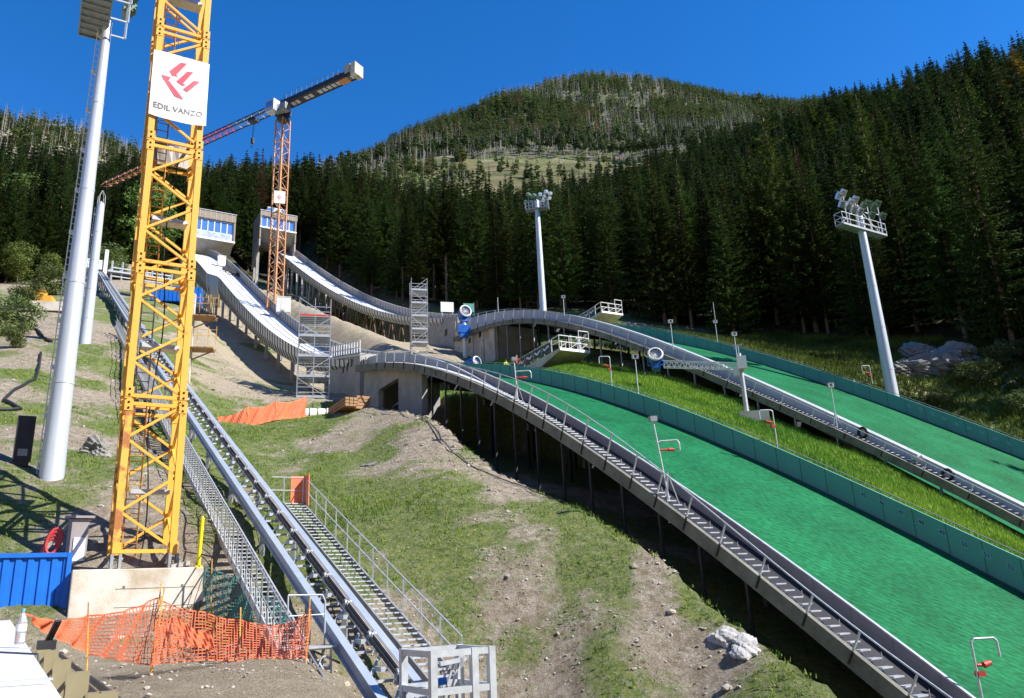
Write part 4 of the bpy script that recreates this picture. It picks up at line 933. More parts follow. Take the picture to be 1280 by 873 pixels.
def jib(a0, a1, nm, matc, red):
    n = int(abs(a1-a0)/1.6); st = (a1-a0)/n
    for (i0, i1) in [(k, min(k+5, n)) for k in range(0, n, 5)]:
        mb = MB(); tp = lambda a: C2(a, 0, zj+1.25); bl_ = lambda a, e: C2(a, e*.65, zj)
        for e in (-1, 1): mb.bar(bl_(a0+st*i0, e), bl_(a0+st*i1, e), .15)
        mb.bar(tp(a0+st*i0), tp(a0+st*i1), .16)
        for k in range(i0, i1):
            a, b = a0+st*k, a0+st*(k+1); mb.m = 1
            for e in (-1, 1): mb.bar(bl_(a, e), tp((a+b)/2), .10); mb.bar(tp((a+b)/2), bl_(b, e), .10)
            mb.bar(bl_(a, -1), bl_(a, 1), .08); mb.bar(bl_(a, -1), bl_(b, 1), .06); mb.m = 0
        part(nm, mb, [M['darkst'], matc], cr2)
jib(1.2, 12, 'jib_section', M['galvd'], 0); jib(12, 36, 'jib_section', M['redpaint'], 1); jib(36, 47, 'jib_section', M['orange'], 1)
# counter jib
mb = MB()
for e in (-1, 1): mb.box(C2(-8.2, e*.75, zj+.1), JD*7.3, JN*.09, ZU*.42)
mb.box(C2(-8.2, 0, zj-.25), JD*7.3, JN*.7, ZU*.03); cj = part('counter_jib', mb, M['darkst'], cr2)
for k in range(14):
    if k not in (2, 5): part('floor_grating', MB().box(C2(-2.2-k*.95, 0, zj-.30), JD*.36, JN*.42, ZU*.03), M['galv'], cj)
mb = MB()
for k in range(12):
    for e in (-1, 1): mb.bar(C2(-1.4-k*1.1, e*.85, zj+.4), C2(-1.4-k*1.1, e*.85, zj+1.4), .06)
for e in (-1, 1): mb.bar(C2(-1.2, e*.85, zj+1.4), C2(-11, e*.85, zj+1.4), .035)
part('railing', mb, M['galvd'], cj)
mb = MB().box(C2(-15.3, 0, zj+.5), JD*.45, JN*.95, ZU*1.0).box(C2(-14.2, 0, zj+.8), JD*.5, JN*.95, ZU*.7); part('counterweight', mb, M['concl'], cr2)
part('winch', MB().tube(C2(-12.2, -.5, zj+.7), C2(-12.2, .5, zj+.7), .42, n=12).box(C2(-11.4, 0, zj+.75), JD*.3, JN*.4, ZU*.4), M['redpaint'], cr2)
part('ballast_tray', MB().box(C2(-12.9, 0, zj-.38), JD*.9, JN*.6, ZU*.1), M['orange'], cr2)
mb = MB().box(C2(6.8, 0, zj-.25), JD*.7, JN*.6, ZU*.16); part('trolley', mb, M['darkst'], cr2)
mb = MB().bar(C2(6.8, .1, zj-.3), C2(6.8, .1, zj-3.6), .05).bar(C2(6.8, -.1, zj-.3), C2(6.8, -.1, zj-3.6), .05); mb.box(C2(6.8, 0, zj-4.0), JD*.22, JN*.2, ZU*.5)
mb.path([C2(6.8, 0, zj-4.5), C2(6.8, 0, zj-4.9), C2(7.0, 0, zj-5.1), C2(7.1, 0, zj-4.9)], .06); part('hook_block', mb, M['darkst'], cr2)
mb = MB().bar(C2(0, 0, zt2+3.6), C2(0, 0, zt2+4.6), .1); part('mast_head', mb, M['darkst'], cr2)

# ------------------------------------------------------------------ inclined lift
LP0 = at(430, 800, 20.0); LAZ = -31.6; la = math.radians(LAZ); LD = np.array([math.sin(la), math.cos(la), 0]); LC = np.array([math.cos(la), -math.sin(la), 0])
fL, tL = lineprof([(474.5, 872), (430, 803), (380, 727), (300, 603.5), (233, 512), (205, 470), (160, 400), (140, 368), (122, 338)], LP0, LAZ, 3)
def Lq(o, t, dz=0.): r = LP0+LC*o+LD*t; return np.array([r[0], r[1], float(fL(t))+dz])
tR = onP(501, 831, LP0+LC*1.35, LAZ); print('gauge check', proj(Lq(1.35, float((tR-LP0)@LD))), proj(Lq(1.35, 9)), proj(Lq(1.35, 22)))
T0, T1 = -4.2, 134.; T = np.append(np.arange(T0, T1, 2.0), T1)
GA = 1.0
lift = thing('inclined_lift_track', 'steel inclined lift track with two blue-grey girders climbing the left slope', 'lift track', Lq(.6, T0, -1))
def gird(o, w, h, dz, name, m_):
    mb = MB(); mb.slab([[Lq(o-w/2, t, dz), Lq(o+w/2, t, dz), Lq(o+w/2, t, dz-.03), Lq(o+.02, t, dz-.03), Lq(o+.02, t, dz-h), Lq(o+w/2, t, dz-h), Lq(o+w/2, t, dz-h-.03), Lq(o-w/2, t, dz-h-.03), Lq(o-w/2, t, dz-h), Lq(o-.02, t, dz-h), Lq(o-.02, t, dz-.03), Lq(o-w/2, t, dz-.03)] for t in T]); return part(name, mb, m_, lift)
GA = 1.0
gird(0, .20, .36, 0, 'girder', M['girder']); gird(GA, .20, .36, 0, 'girder', M['girder'])
mb = MB(); mb.slab([[Lq(GA-.24, t, .06), Lq(GA-.17, t, .06), Lq(GA-.17, t, -.06), Lq(GA-.24, t, -.06)] for t in T]); part('guide_rail', mb, M['barkgrey'], lift)
mb = MB(); mb.slab([[Lq(GA-.34, t, .02), Lq(GA-.30, t, .02), Lq(GA-.30, t, -.10), Lq(GA-.34, t, -.10)] for t in T]); part('cable_tray', mb, M['darkst'], lift)
mb = MB()
for t in np.arange(T0+.5, T1, 1.25):
    mb.bar(Lq(.1, t, -.3), Lq(GA-.1, t, -.3), .08, .06); mb.bar(Lq(.1, t, -.34), Lq(GA-.1, t+1.2, -.34), .06, .05)
    mb.box(Lq(.55, t+.3, -.2), LC*.08, LD*.2, ZU*.05)
part('cross_ties', mb, M['galv'], lift)
mb = MB()
for t in np.arange(T0+1, T1, 1.7): mb.box(Lq(.75, t, -.12), LC*.10, LD*.10, ZU*.12); mb.tube(Lq(.66, t, 0), Lq(.84, t, 0), .10, n=8)
mb.path([Lq(.75, t, .12) for t in T], .012, 4); mb.path([Lq(.5, t, .05) for t in T], .012, 4)
part('rope_pulleys', mb, M['galvd'], lift)
for t in np.arange(T0+2, T1, 5.0):
    for o in (0, GA):
        p = Lq(o, t, -.43); q = ground(p); q[2] -= .4
        if p[2]-q[2] > .2: part('trestle_leg', MB().bar(p, q, .14, .14), M['galvd'], lift)
# walkway on the left of the track
mb = MB()
for t in np.arange(T0+1.5, 60, .30): mb.box(Lq(-.85, t, -.62), LC*.36, LD*.10, ZU*.015)
wk = part('walkway_treads', mb, M['galv'], lift)
mb = MB()
for o in (-1.22, -.48): mb.slab([[Lq(o-.02, t, -.55), Lq(o+.02, t, -.55), Lq(o+.02, t, -.80), Lq(o-.02, t, -.80)] for t in T[T < 62]])
part('walkway_stringer', mb, M['galv'], lift)
mb = MB()
for h_ in (.5, -.05): mb.path([Lq(-1.24, t, h_) for t in T[T < 62]], .022, 5)
for t in np.arange(T0+1.5, 60, .6): mb.bar(Lq(-1.24, t, -.7), Lq(-1.24, t, .5), .035)
for t in np.arange(T0+1.5, 60, .30): mb.bar(Lq(-1.24, t, -.6), Lq(-1.24, t+.28, -.05), .014)
part('walkway_railing', mb, M['galvd'], lift)
# upper covered part of the track
mb = MB(); mb.slab([[Lq(.25, t, -.05), Lq(GA-.3, t, -.05), Lq(GA-.3, t, -.12), Lq(.25, t, -.12)] for t in T[T > 62]]); part('track_floor', mb, M['galvd'], lift)

# unfinished stair right of the track
S0 = onP(541, 812, LP0+LC*2.55, LAZ); S1 = onP(379, 630, LP0+LC*2.55, LAZ); ts0, ts1 = float((S0-LP0)@LD)-1.5, float((S1-LP0)@LD)
dzs = S1[2]-float(fL(ts1)); dz0 = S0[2]-float(fL(ts0+1.5)); print('stair', ts0, ts1, dzs, dz0)
def Rq(o, t, dz=0.): return Lq(o, t, dz0+(dzs-dz0)*(t-ts0)/(ts1-ts0)+dz)
st = thing('steel_stair', 'long open steel stair with railing on the right side of the lift track', 'staircase', Rq(2.1, ts0, -.3))
mb = MB()
for t in np.arange(ts0, ts1, .30): mb.box(Rq(2.15, t, 0), LC*.36, LD*.11, ZU*.018)
part('treads', mb, M['galv'], st)
TT = np.linspace(ts0, ts1, 24)
for o in (1.78, 2.53): mb = MB(); mb.slab([[Rq(o-.025, t, .07), Rq(o+.025, t, .07), Rq(o+.025, t, -.20), Rq(o-.025, t, -.20)] for t in TT]); part('stringer', mb, M['galvd'], st)
mb = MB()
for h_ in (1.0, .52): mb.path([Rq(2.6, t, h_) for t in TT], .022, 5)
for t in np.arange(ts0, ts1+.01, 1.15): mb.bar(Rq(2.6, t, -.1), Rq(2.6, t-.0, 1.0), .035)
part('railing', mb, M['galv'], st)
for t in np.arange(ts0+1, ts1, 3.5):
    for o in (1.78, 2.53): p = Rq(o, t, -.2); q = ground(p); q[2] -= .3; part('support_leg', MB().bar(p, q, .07), M['galvd'], st)
mb = MB()
for o in (1.78, 2.53): mb.bar(Rq(o, ts1, 0), Rq(o, ts1, 1.0), .04)
for h_ in (.5, 1.0): mb.bar(Rq(1.3, ts1, h_), Rq(2.53, ts1, h_), .035)
part('end_gate', mb, M['galv'], st)
mb = MB(); mb.box(Rq(2.3, ts1+.02, .5), LC*.25, LD*.02, ZU*.55).box(Rq(2.62, ts1-.15, .55), LC*.02, LD*.3, ZU*.6)
single('orange_guard_sheet', mb, M['net'], 'small orange plastic sheet tied to the top end of the steel stair', 'safety net', Rq(2.3, ts1, 0))

# station frame at the bottom of the track
SF = at(538, 880, 16.5); zs = at(517, 815, 16.5)[2]
def Sq(a, b, z): r = SF+LC*a+LD*b; return np.array([r[0], r[1], z])
stn = thing('station_frame', 'silver steel box frame of the lift station at the bottom edge', 'steel frame', Sq(.8, .4, zs-3))
wS = float((onP(617, 822, SF, LAZ+90)-SF)@LC); print('frame w', wS)
mb = MB()
for a, b in ((.06, 0), (wS-.06, 0), (.06, 1.4), (wS-.06, 1.4), (wS*.68, 0)): mb.box(Sq(a, b, zs-1.6), LC*.07, LD*.07, ZU*1.6)
for b in (0, 1.4):
    for z_ in (zs-.07, zs-.75): mb.bar(Sq(.13, b, z_), Sq(wS-.13, b, z_), .11, .12)
for a in (.06, wS-.06):
    for z_ in (zs-.07, zs-.75): mb.bar(Sq(a, .07, z_), Sq(a, 1.33, z_), .11, .12)
part('frame', mb, M['galv'], stn)
mb = MB().box(Sq(wS*.3, 1.28, zs-1.4), LC*wS*.26, LD*.02, ZU*.6); part('grey_panel', mb, M['panel'], stn)
mb = MB()
for k in range(3): mb.bar(Sq(.15+.12*k, .7, zs-1.8), Sq(.75+.12*k, .7, zs-.3), .035)
mb.bar(Sq(.9, .4, zs-.2), Sq(.9, .4, zs-2), .07).bar(Sq(1.1, .6, zs-.25), Sq(.5, .6, zs-.3), .08); part('guide_bars', mb, M['galv'], stn)
mb = MB().box(Sq(.52, .55, zs-.62), LC*.1, LD*.02, ZU*.07); part('blue_label', mb, M['bluem'], stn)
# drive bracket left of the girder foot
p = Lq(-.65, .6, -.75); dv = thing('drive_bracket', 'small galvanised drive bracket with rollers left of the lift girder foot', 'machine', ground(p))
mb = MB()
for a in (-.45, .45):
    for b in (-.3, .3): mb.bar(p+LC*a+LD*b+ZU*.35, p+LC*a+LD*b-ZU*.5, .05)
for z_ in (.35, -.1, -.5):
    for b in (-.3, .3): mb.bar(p-LC*.45+LD*b+ZU*z_, p+LC*.45+LD*b+ZU*z_, .05)
    for a in (-.45, .45): mb.bar(p+LC*a-LD*.3+ZU*z_, p+LC*a+LD*.3+ZU*z_, .05)
mb.box(p+ZU*.38, LC*.55, LD*.4, ZU*.02); part('frame', mb, M['galv'], dv)
mb = MB()
for a, r_ in ((-.25, .16), (.3, .13)):
    c = p+LC*a-LD*.34+ZU*.05; mb.path([c+(LC*math.cos(t)+ZU*math.sin(t))*r_ for t in np.linspace(0, 6.283, 13)], .025, 5); mb.tube(c, c+LD*.5, .03)
part('roller', mb, M['galv'], dv)
# handrail bow near girder foot
mb = MB(); p = Lq(-.2, .8, 0); mb.path([p-ZU*.6, p+ZU*.55, p+ZU*.7-LC*.08, p+ZU*.72-LC*.9, p+ZU*.0-LC*.9], .022, 6); mb.path([p+ZU*.25, p+ZU*.25-LC*.9], .018, 6)
single('guard_hoop', mb, M['galv'], 'bent tube guard hoop beside the lower end of the left girder', 'railing', p-ZU*.6)
# top station
pT = Lq(1, T1, 0); tS = thing('lift_top_station', 'unfinished open lift station at the far top of the track', 'building', ground(pT))
mb = MB()
for k in range(7):
    for b in (0, 4): q = pT+LC*(1.2+k*1.7)+LD*b; mb.bar(q-ZU*3, q+ZU*(2.4), .25)
for b in (0, 4):
    for z_ in (-.6, .3, 1.1): mb.bar(pT+LC*1.2+LD*b+ZU*z_, pT+LC*11.5+LD*b+ZU*z_, .2)
mb.box(pT+LC*6+LD*2+ZU*.2, LC*5.5, LD*2.5, ZU*.15); part('steel_frame', mb, M['galv'], tS)
part('dark_infill', MB().box(pT+LC*6+LD*3.6-ZU*.9, LC*5, LD*.1, ZU*1.4), M['brown'], tS)
part('white_portal', MB().box(pT+LC*.1+ZU*1.3, LC*.3, LD*.5, ZU*2.9).box(pT-LC*2+LD*2+ZU*1.2, LC*2.2, LD*2.2, ZU*.9), M['white'], tS)
# ------------------------------------------------------------------ scaffold towers
def scaffold(label, base, wx, wy, top, levels, X_, Y_, bare=0, redtop=False):
    root = thing('scaffold_tower', label, 'scaffold tower', base); h = (top-base[2])/levels
    def q(a, b, z): r = np.array(base)+X_*a+Y_*b; return np.array([r[0], r[1], z])
    for i in range(levels):
        z0, z1 = base[2]+h*i, base[2]+h*(i+1)-.03; mb = MB()
        for a in (-1, 0, 1):
            if a == 0 and wx < 2.4: continue
            for b in (-1, 1): mb.bar(q(a*wx/2, b*wy/2, z0), q(a*wx/2, b*wy/2, z1), .055)
        for b in (-1, 1):
            for k in (.05, .3, .55): mb.bar(q(-wx/2, b*wy/2, z0+h*k), q(wx/2, b*wy/2, z0+h*k), .045)
            mb.bar(q(-wx/2*(1 if i % 2 else -1), b*wy/2, z0), q(wx/2*(1 if i % 2 else -1), b*wy/2, z1), .045)
        for a in (-1, 1):
            for k in (.05, .3, .55, .8): mb.bar(q(a*wx/2, -wy/2, z0+h*k), q(a*wx/2, wy/2, z0+h*k), .045)
        part('frame', mb, M['galv'], root)
        mb = MB()
        for k in range(4): mb.box(q(0, (-.36+.24*k)*wy, z0+.12), X_*wx/2*.98, Y_*.10*wy, ZU*.03)
        part('deck_boards', mb, M['galvd'], root)
        mb = MB(); mb.box(q(0, -wy/2, z0+.2), X_*wx/2, Y_*.015, ZU*.09); part('toe_board', mb, M['redpaint'] if (redtop and i == levels-1) else M['galv'], root)
    return root
vx = np.array([1., 0.25, 0]); vx /= np.linalg.norm(vx); vy = np.cross(ZU, vx)
b1 = at(391, 498, 70); scaffold('wide scaffold tower with red top deck in front of the nearer ramp end', np.array([b1[0], b1[1], b1[2]-.3]), 2.7, 2.2, at(391, 378, 70)[2], 5, vx, vy, redtop=True)
b2 = at(524, 441, 95); scaffold('slender scaffold tower at the lower end of the farther ramp', np.array([b2[0], b2[1], b2[2]-.8]), 2.0, 1.8, at(524, 351, 95)[2], 6, vx, vy)
# formwork platform right behind the yellow crane
b3 = at(245, 440, 66); r3 = thing('work_platform', 'small concrete column with timber work platforms and rebar beside the lift track', 'work platform', b3)
mb = MB().box(b3-vx*.6+ZU*.5, vx*.28, vy*.28, ZU*4.4); part('column', mb, M['concl'], r3)
for z_ in (.2, 2.9):
    part('timber_deck', MB().box(b3+vx*.4+ZU*z_, vx*.95, vy*.7, ZU*.05).bar(b3-vx*.6+ZU*(z_-1.), b3+vx*1.5+ZU*z_, .09), M['wood'], r3)
    mb = MB()
    for a in (-.6, .2, 1., 1.6): mb.bar(b3+vx*a-vy*1.2+ZU*z_, b3+vx*a-vy*1.2+ZU*(z_+1.6), .035)
    for k in (.8, 1.3): mb.bar(b3-vx*.6-vy*1.2+ZU*(z_+k), b3+vx*1.7-vy*1.2+ZU*(z_+k), .03)
    part('rebar_rail', mb, M['yrust'], r3)

# ------------------------------------------------------------------ gauge poles, hoops
def pole_group(label, root_pt, h, kind, flip=1, grp=None, leanv=None):
    P = np.array(root_pt, float); lean = np.zeros(3) if leanv is None else np.array(leanv)
    t = thing('gauge_pole', label, 'pole', P)
    top = P+ZU*h+lean
    mb = MB().tube(P-ZU*.3, top, .035, .03, n=7)
    X_ = np.array([math.cos(.1), math.sin(.1), 0])*flip
    if kind == 'hook': mb.path([top, top+ZU*.08+X_*.08, top+ZU*.08+X_*.62, top-ZU*.0+X_*.7, top-ZU*.38+X_*.7], .032, 6)
    part('pole', mb, M['galv'], t)
    if kind in ('head', 'tripod'):
        mb = MB().box(top+ZU*.05, X_*.17, AS*.06, ZU*.03).box(top+ZU*.18-X_*.14, X_*.05, AS*.06, ZU*.11).box(top+ZU*.18+X_*.14, X_*.05, AS*.06, ZU*.09).box(top+ZU*.3, X_*.2, AS*.07, ZU*.02); part('sensor_head', mb, M['galvd'], t)
    if kind in ('tripod', 'tripodhook'):
        mb = MB()
        for a in (0, 2.1, 4.2): mb.bar(P+ZU*1.1, P+np.array([math.cos(a)*.33, math.sin(a)*.33, -.1]), .035)
        part('tripod', mb, M['galv'], t)
    if kind == 'tripodhook':
        c = P+(top-P)*.72; mb = MB().path([c, c+ZU*.05+X_*.1, c+ZU*.08+X_*.75, c-ZU*.05+X_*.82, c-ZU*.32+X_*.82], .032, 6); part('side_hook', mb, M['galv'], t)
        mb = MB().tube(c-ZU*.28+X_*.05, c-ZU*.28+X_*.5, .035, .05).tube(c-ZU*.28+X_*.4, c-ZU*.28+X_*.62, .07, .05, n=8); part('wind_vane', mb, M['redpaint'], t)
        mb = MB().box(top+ZU*.05, X_*.13, AS*.08, ZU*.10); part('sensor_head', mb, M['galvd'], t)
    if kind == 'hook' and h > 1.2:
        mb = MB().tube(top-ZU*.55+X_*.04, top-ZU*.55+X_*.25, .04).tube(top-ZU*.55+X_*.22, top-ZU*.5+X_*.42, .09, .06, n=8).box(top-ZU*.75+X_*.08, X_*.1, AS*.06, ZU*.06); part('wind_vane', mb, M['redpaint'], t)
    return t
def pole_px(label, bu, bv, tv, o, kind, flip=1, lean=None, d=None):
    P = onO(bu, bv, o) if d is None else at(bu, bv, d); dd_ = math.hypot(P[0], P[1]); h = (ray(bu, tv)[2]/math.hypot(*ray(bu, tv)[:2])*dd_)-P[2]
    return pole_group(label, P, h, kind, flip, leanv=lean)
pole_px('tall gauge pole with hooked side arm standing on the nearer stair wall, mid slope', 838, 628, 524, 18.9, 'tripodhook', 1, (-.35, 0, 0))
pole_px('hooked gauge pole with red vane at the lower right edge of the green matting', 1230, 885, 803, 20.3, 'hook', 1)
pole_px('gauge pole at the upper part of the nearer stair wall, below the platform', 648, 506, 450, 18.9, 'tripodhook', 1, (-.12, 0, 0))
pole_px('gauge pole with square sensor head on the upper wall of the farther hill', 842, 440, 404, 41.2, 'head')
pole_px('gauge pole with square head halfway down the farther hill wall', 1047, 536, 484, 41.0, 'tripod')
pole_px('thin gauge pole behind the crest of the farther hill wall', 706, 402, 373, 41.2, 'head')
pole_px('gauge pole at the far board wall right of the crest, against dark forest', 897, 428, 404, lambda s: B_R(s)+.3, 'head', -1)
pole_px('gauge pole beside the lattice arm of the snow gun', 922, 452, 420, lambda s: B_R(s)-14, 'head', -1)
pole_px('hooked pole in the grass just beyond the teal boards below the platform', 765, 484, 447, lambda s: A_R(s)+.5, 'hook', -1)
pole_px('straight short pole with cap beside the snow gun in the grass strip', 798, 492, 449, lambda s: A_R(s)+.5, 'head', 1)
pole_px('hooked pole with red vane in the grass strip, middle of the slope', 972, 560, 514, lambda s: A_R(s)+.6, 'hook', -1)
pole_px('small hooked pole beyond the far boards beside the right floodlight mast', 1090, 476, 458, lambda s: B_R(s)+.5, 'hook', -1)
pole_px('plain thin post at the crest left of the central mast', 623, 396, 372, 41.2, 'plain')
pole_px('thin plain post among trees left of the crest', 894, 400, 378, None, 'plain', d=96)
# small things clamped on the farther wall
for (u, v), nm, lab, cat, mm in (((1078, 541), 'rubber_tyre', 'upper black rubber ring hanging on the farther hill wall', 'tyre', 'black'), ((1184, 594), 'rubber_tyre', 'lower black rubber ring hanging on the farther hill wall', 'tyre', 'black')):
    c = onO(u, v, 41.3); mb = MB(); mb.path([c+(AS*math.cos(t)+ZU*math.sin(t))*.30 for t in np.linspace(0, 6.283, 15)], .08, 7); single(nm, mb, M[mm], lab, cat, c)
c = onO(1145, 574, 41.1); mb = MB().box(c+ZU*.1, AS*.22, AC*.12, ZU*.13).tube(c, c-AS*.45+ZU*.1, .07).bar(c-ZU*.5, c+ZU*.1, .06); single('camera_box', mb, M['galv'], 'small silver camera box clamped between two rubber rings on the wall', 'camera', c)

# ------------------------------------------------------------------ snow guns
def snow_gun(label, c, aim, r=.5, L=.85, mast=None):
    aim = np.array(aim, float); aim /= np.linalg.norm(aim); t = thing('snow_gun', label, 'snow gun', c if mast is None else mast)
    a = np.cross(aim, ZU); a /= np.linalg.norm(a); b = np.cross(a, aim); mb = MB()
    n = 20; rings = [(-L*.5, r*.78), (-L*.2, r*.9), (L*.3, r), (L*.5, r), (L*.5, r*.88), (-L*.3, r*.78)]
    vs = []; 
    for x, q in rings: vs += [c+aim*x+(a*math.cos(2*math.pi*k/n)+b*math.sin(2*math.pi*k/n))*q for k in range(n)]
    fs = [(i*n+k, i*n+(k+1) % n, (i+1)*n+(k+1) % n, (i+1)*n+k) for i in range(len(rings)-1) for k in range(n)]
    mb.add(vs, fs, True); part('fan_tube', mb, M['bluem'], t)
    mb = MB()
    for x, q in ((L*.52, r*1.02), (L*.56, r*.9)): mb.path([c+aim*x+(a*math.cos(k)+b*math.sin(k))*q for k in np.linspace(0, 6.283, 21)], r*.07, 6)
    part('nozzle_ring', mb, M['white'], t)
    mb = MB(); 
    for q in np.arange(.15, .9, .15): mb.path([c+aim*L*.42+(a*math.cos(k)+b*math.sin(k))*r*q for k in np.linspace(0, 6.283, 17)], .012, 4)
    for k in range(12): mb.bar(c+aim*L*.42, c+aim*L*.42+(a*math.cos(k*.5236)+b*math.sin(k*.5236))*r*.88, .02)
    part('grille', mb, M['white'], t)
    mb = MB().tube(c-aim*L*.2, c+aim*L*.15, r*.28, n=10).tube(c+aim*L*.15, c+aim*L*.28, r*.28, .02, n=10); part('motor', mb, M['galvd'], t)
    mb = MB().box(c-ZU*r*1.35-aim*.05, a*r*.55, aim*r*.55, ZU*r*.35).bar(c-a*r*1.05-ZU*r*1.1, c-a*r*1.05, .07).bar(c+a*r*1.05-ZU*r*1.1, c+a*r*1.05, .07).bar(c-a*r*1.05-ZU*r*1.1, c+a*r*1.05-ZU*r*1.1, .08)
    mb.box(c-aim*L*.75-ZU*r*.3, a*r*.4, aim*r*.35, ZU*r*.5); part('yoke', mb, M['bluem'], t)
    return t
g1 = at(819, 447, 53.5); pb = at(931, 503, 53.5); top = at(925, 452, 53.5); pb = np.array([top[0], top[1], min(pb[2], G(top[0], top[1]))]);
ax_ = top-g1; ax_[2] = 0; Lx = np.linalg.norm(ax_); ax_ /= Lx; armz = at(920, 462, 53.5)[2]; 
sg1 = snow_gun('blue snow gun with white fan ring on a long white lattice arm over the grass', g1, (-.1, -1, .35), .50, .8)
arm = thing('swivel_arm', 'white lattice swivel arm on a post with foundation, carrying the snow gun', 'lattice arm', pb)
mb = MB(); e0 = np.array([g1[0], g1[1], g1[2]-.55])+ax_*.5; e1 = np.array([top[0], top[1], armz+.15]); ny_ = np.cross(ZU, ax_)
for zz in (0, .42):
    for e in (-.18, .18): mb.bar(e0+ZU*(zz-.2)+ny_*e, e1+ZU*(zz-.2)+ny_*e, .05)
k_ = 14
for k in range(k_):
    p = e0+(e1-e0)*k/k_; q = e0+(e1-e0)*(k+1)/k_
    for e in (-.18, .18):
        mb.bar(p-ZU*.2+ny_*e, (p+q)/2+ZU*.22+ny_*e, .035); mb.bar((p+q)/2+ZU*.22+ny_*e, q-ZU*.2+ny_*e, .035)
part('lattice', mb, M['white'], arm)
mb = MB().tube(pb-ZU*.2, e1+ZU*.9, .16, .13, n=12); part('post', mb, M['galv'], arm)
mb = MB().box(e1+ZU*.25+ax_*.1, ax_*.30, ny_*.28, ZU*.42).box(e1-ax_*.3-ZU*.3, ax_*.18, ny_*.2, ZU*.3); part('control_box', mb, M['white'], arm)
mb = MB().bar(e1+ZU*.8, e1+ZU*1.5, .05).bar(e1+ZU*1.5-ax_*.35, e1+ZU*1.5+ax_*.25, .05).bar(e1+ZU*1.2-ax_*.2, e1+ZU*1.5-ax_*.35, .04); part('top_bracket', mb, M['galv'], arm)
part('foundation', MB().box(np.array([pb[0], pb[1], pb[2]+.15])+ax_*.4, ax_*.95, ny_*.45, ZU*.35), M['concl'], arm)
c = at(580, 393, 96); b_ = at(583, 445, 96); sg2 = snow_gun('upper blue snow gun on a tall white post beside the farther concrete base', c+ZU*.2, (.5, -1, .15), .75, 1.1)
mb = MB().tube(np.array([c[0], c[1], b_[2]-1]), np.array([c[0], c[1], c[2]-1.]), .28, .24, n=12); single('white_post', mb, M['white'], 'stout white post carrying the upper snow gun', 'post', np.array([c[0], c[1], b_[2]-1]))
mb = MB().box(at(580, 412, 95.6), vx*.75, vy*.35, ZU*.5).box(at(580, 419, 95.6), vx*.5, vy*.3, ZU*.35); single('machine_box', mb, M['bluem'], 'blue equipment box hung on the white post below the upper snow gun', 'box', at(580, 419, 95.6))
c = at(588, 456, 72); snow_gun('blue snow gun with broad tube lying behind the nearer grey side wall', c, (.75, -.65, .1), .52, 1.7)

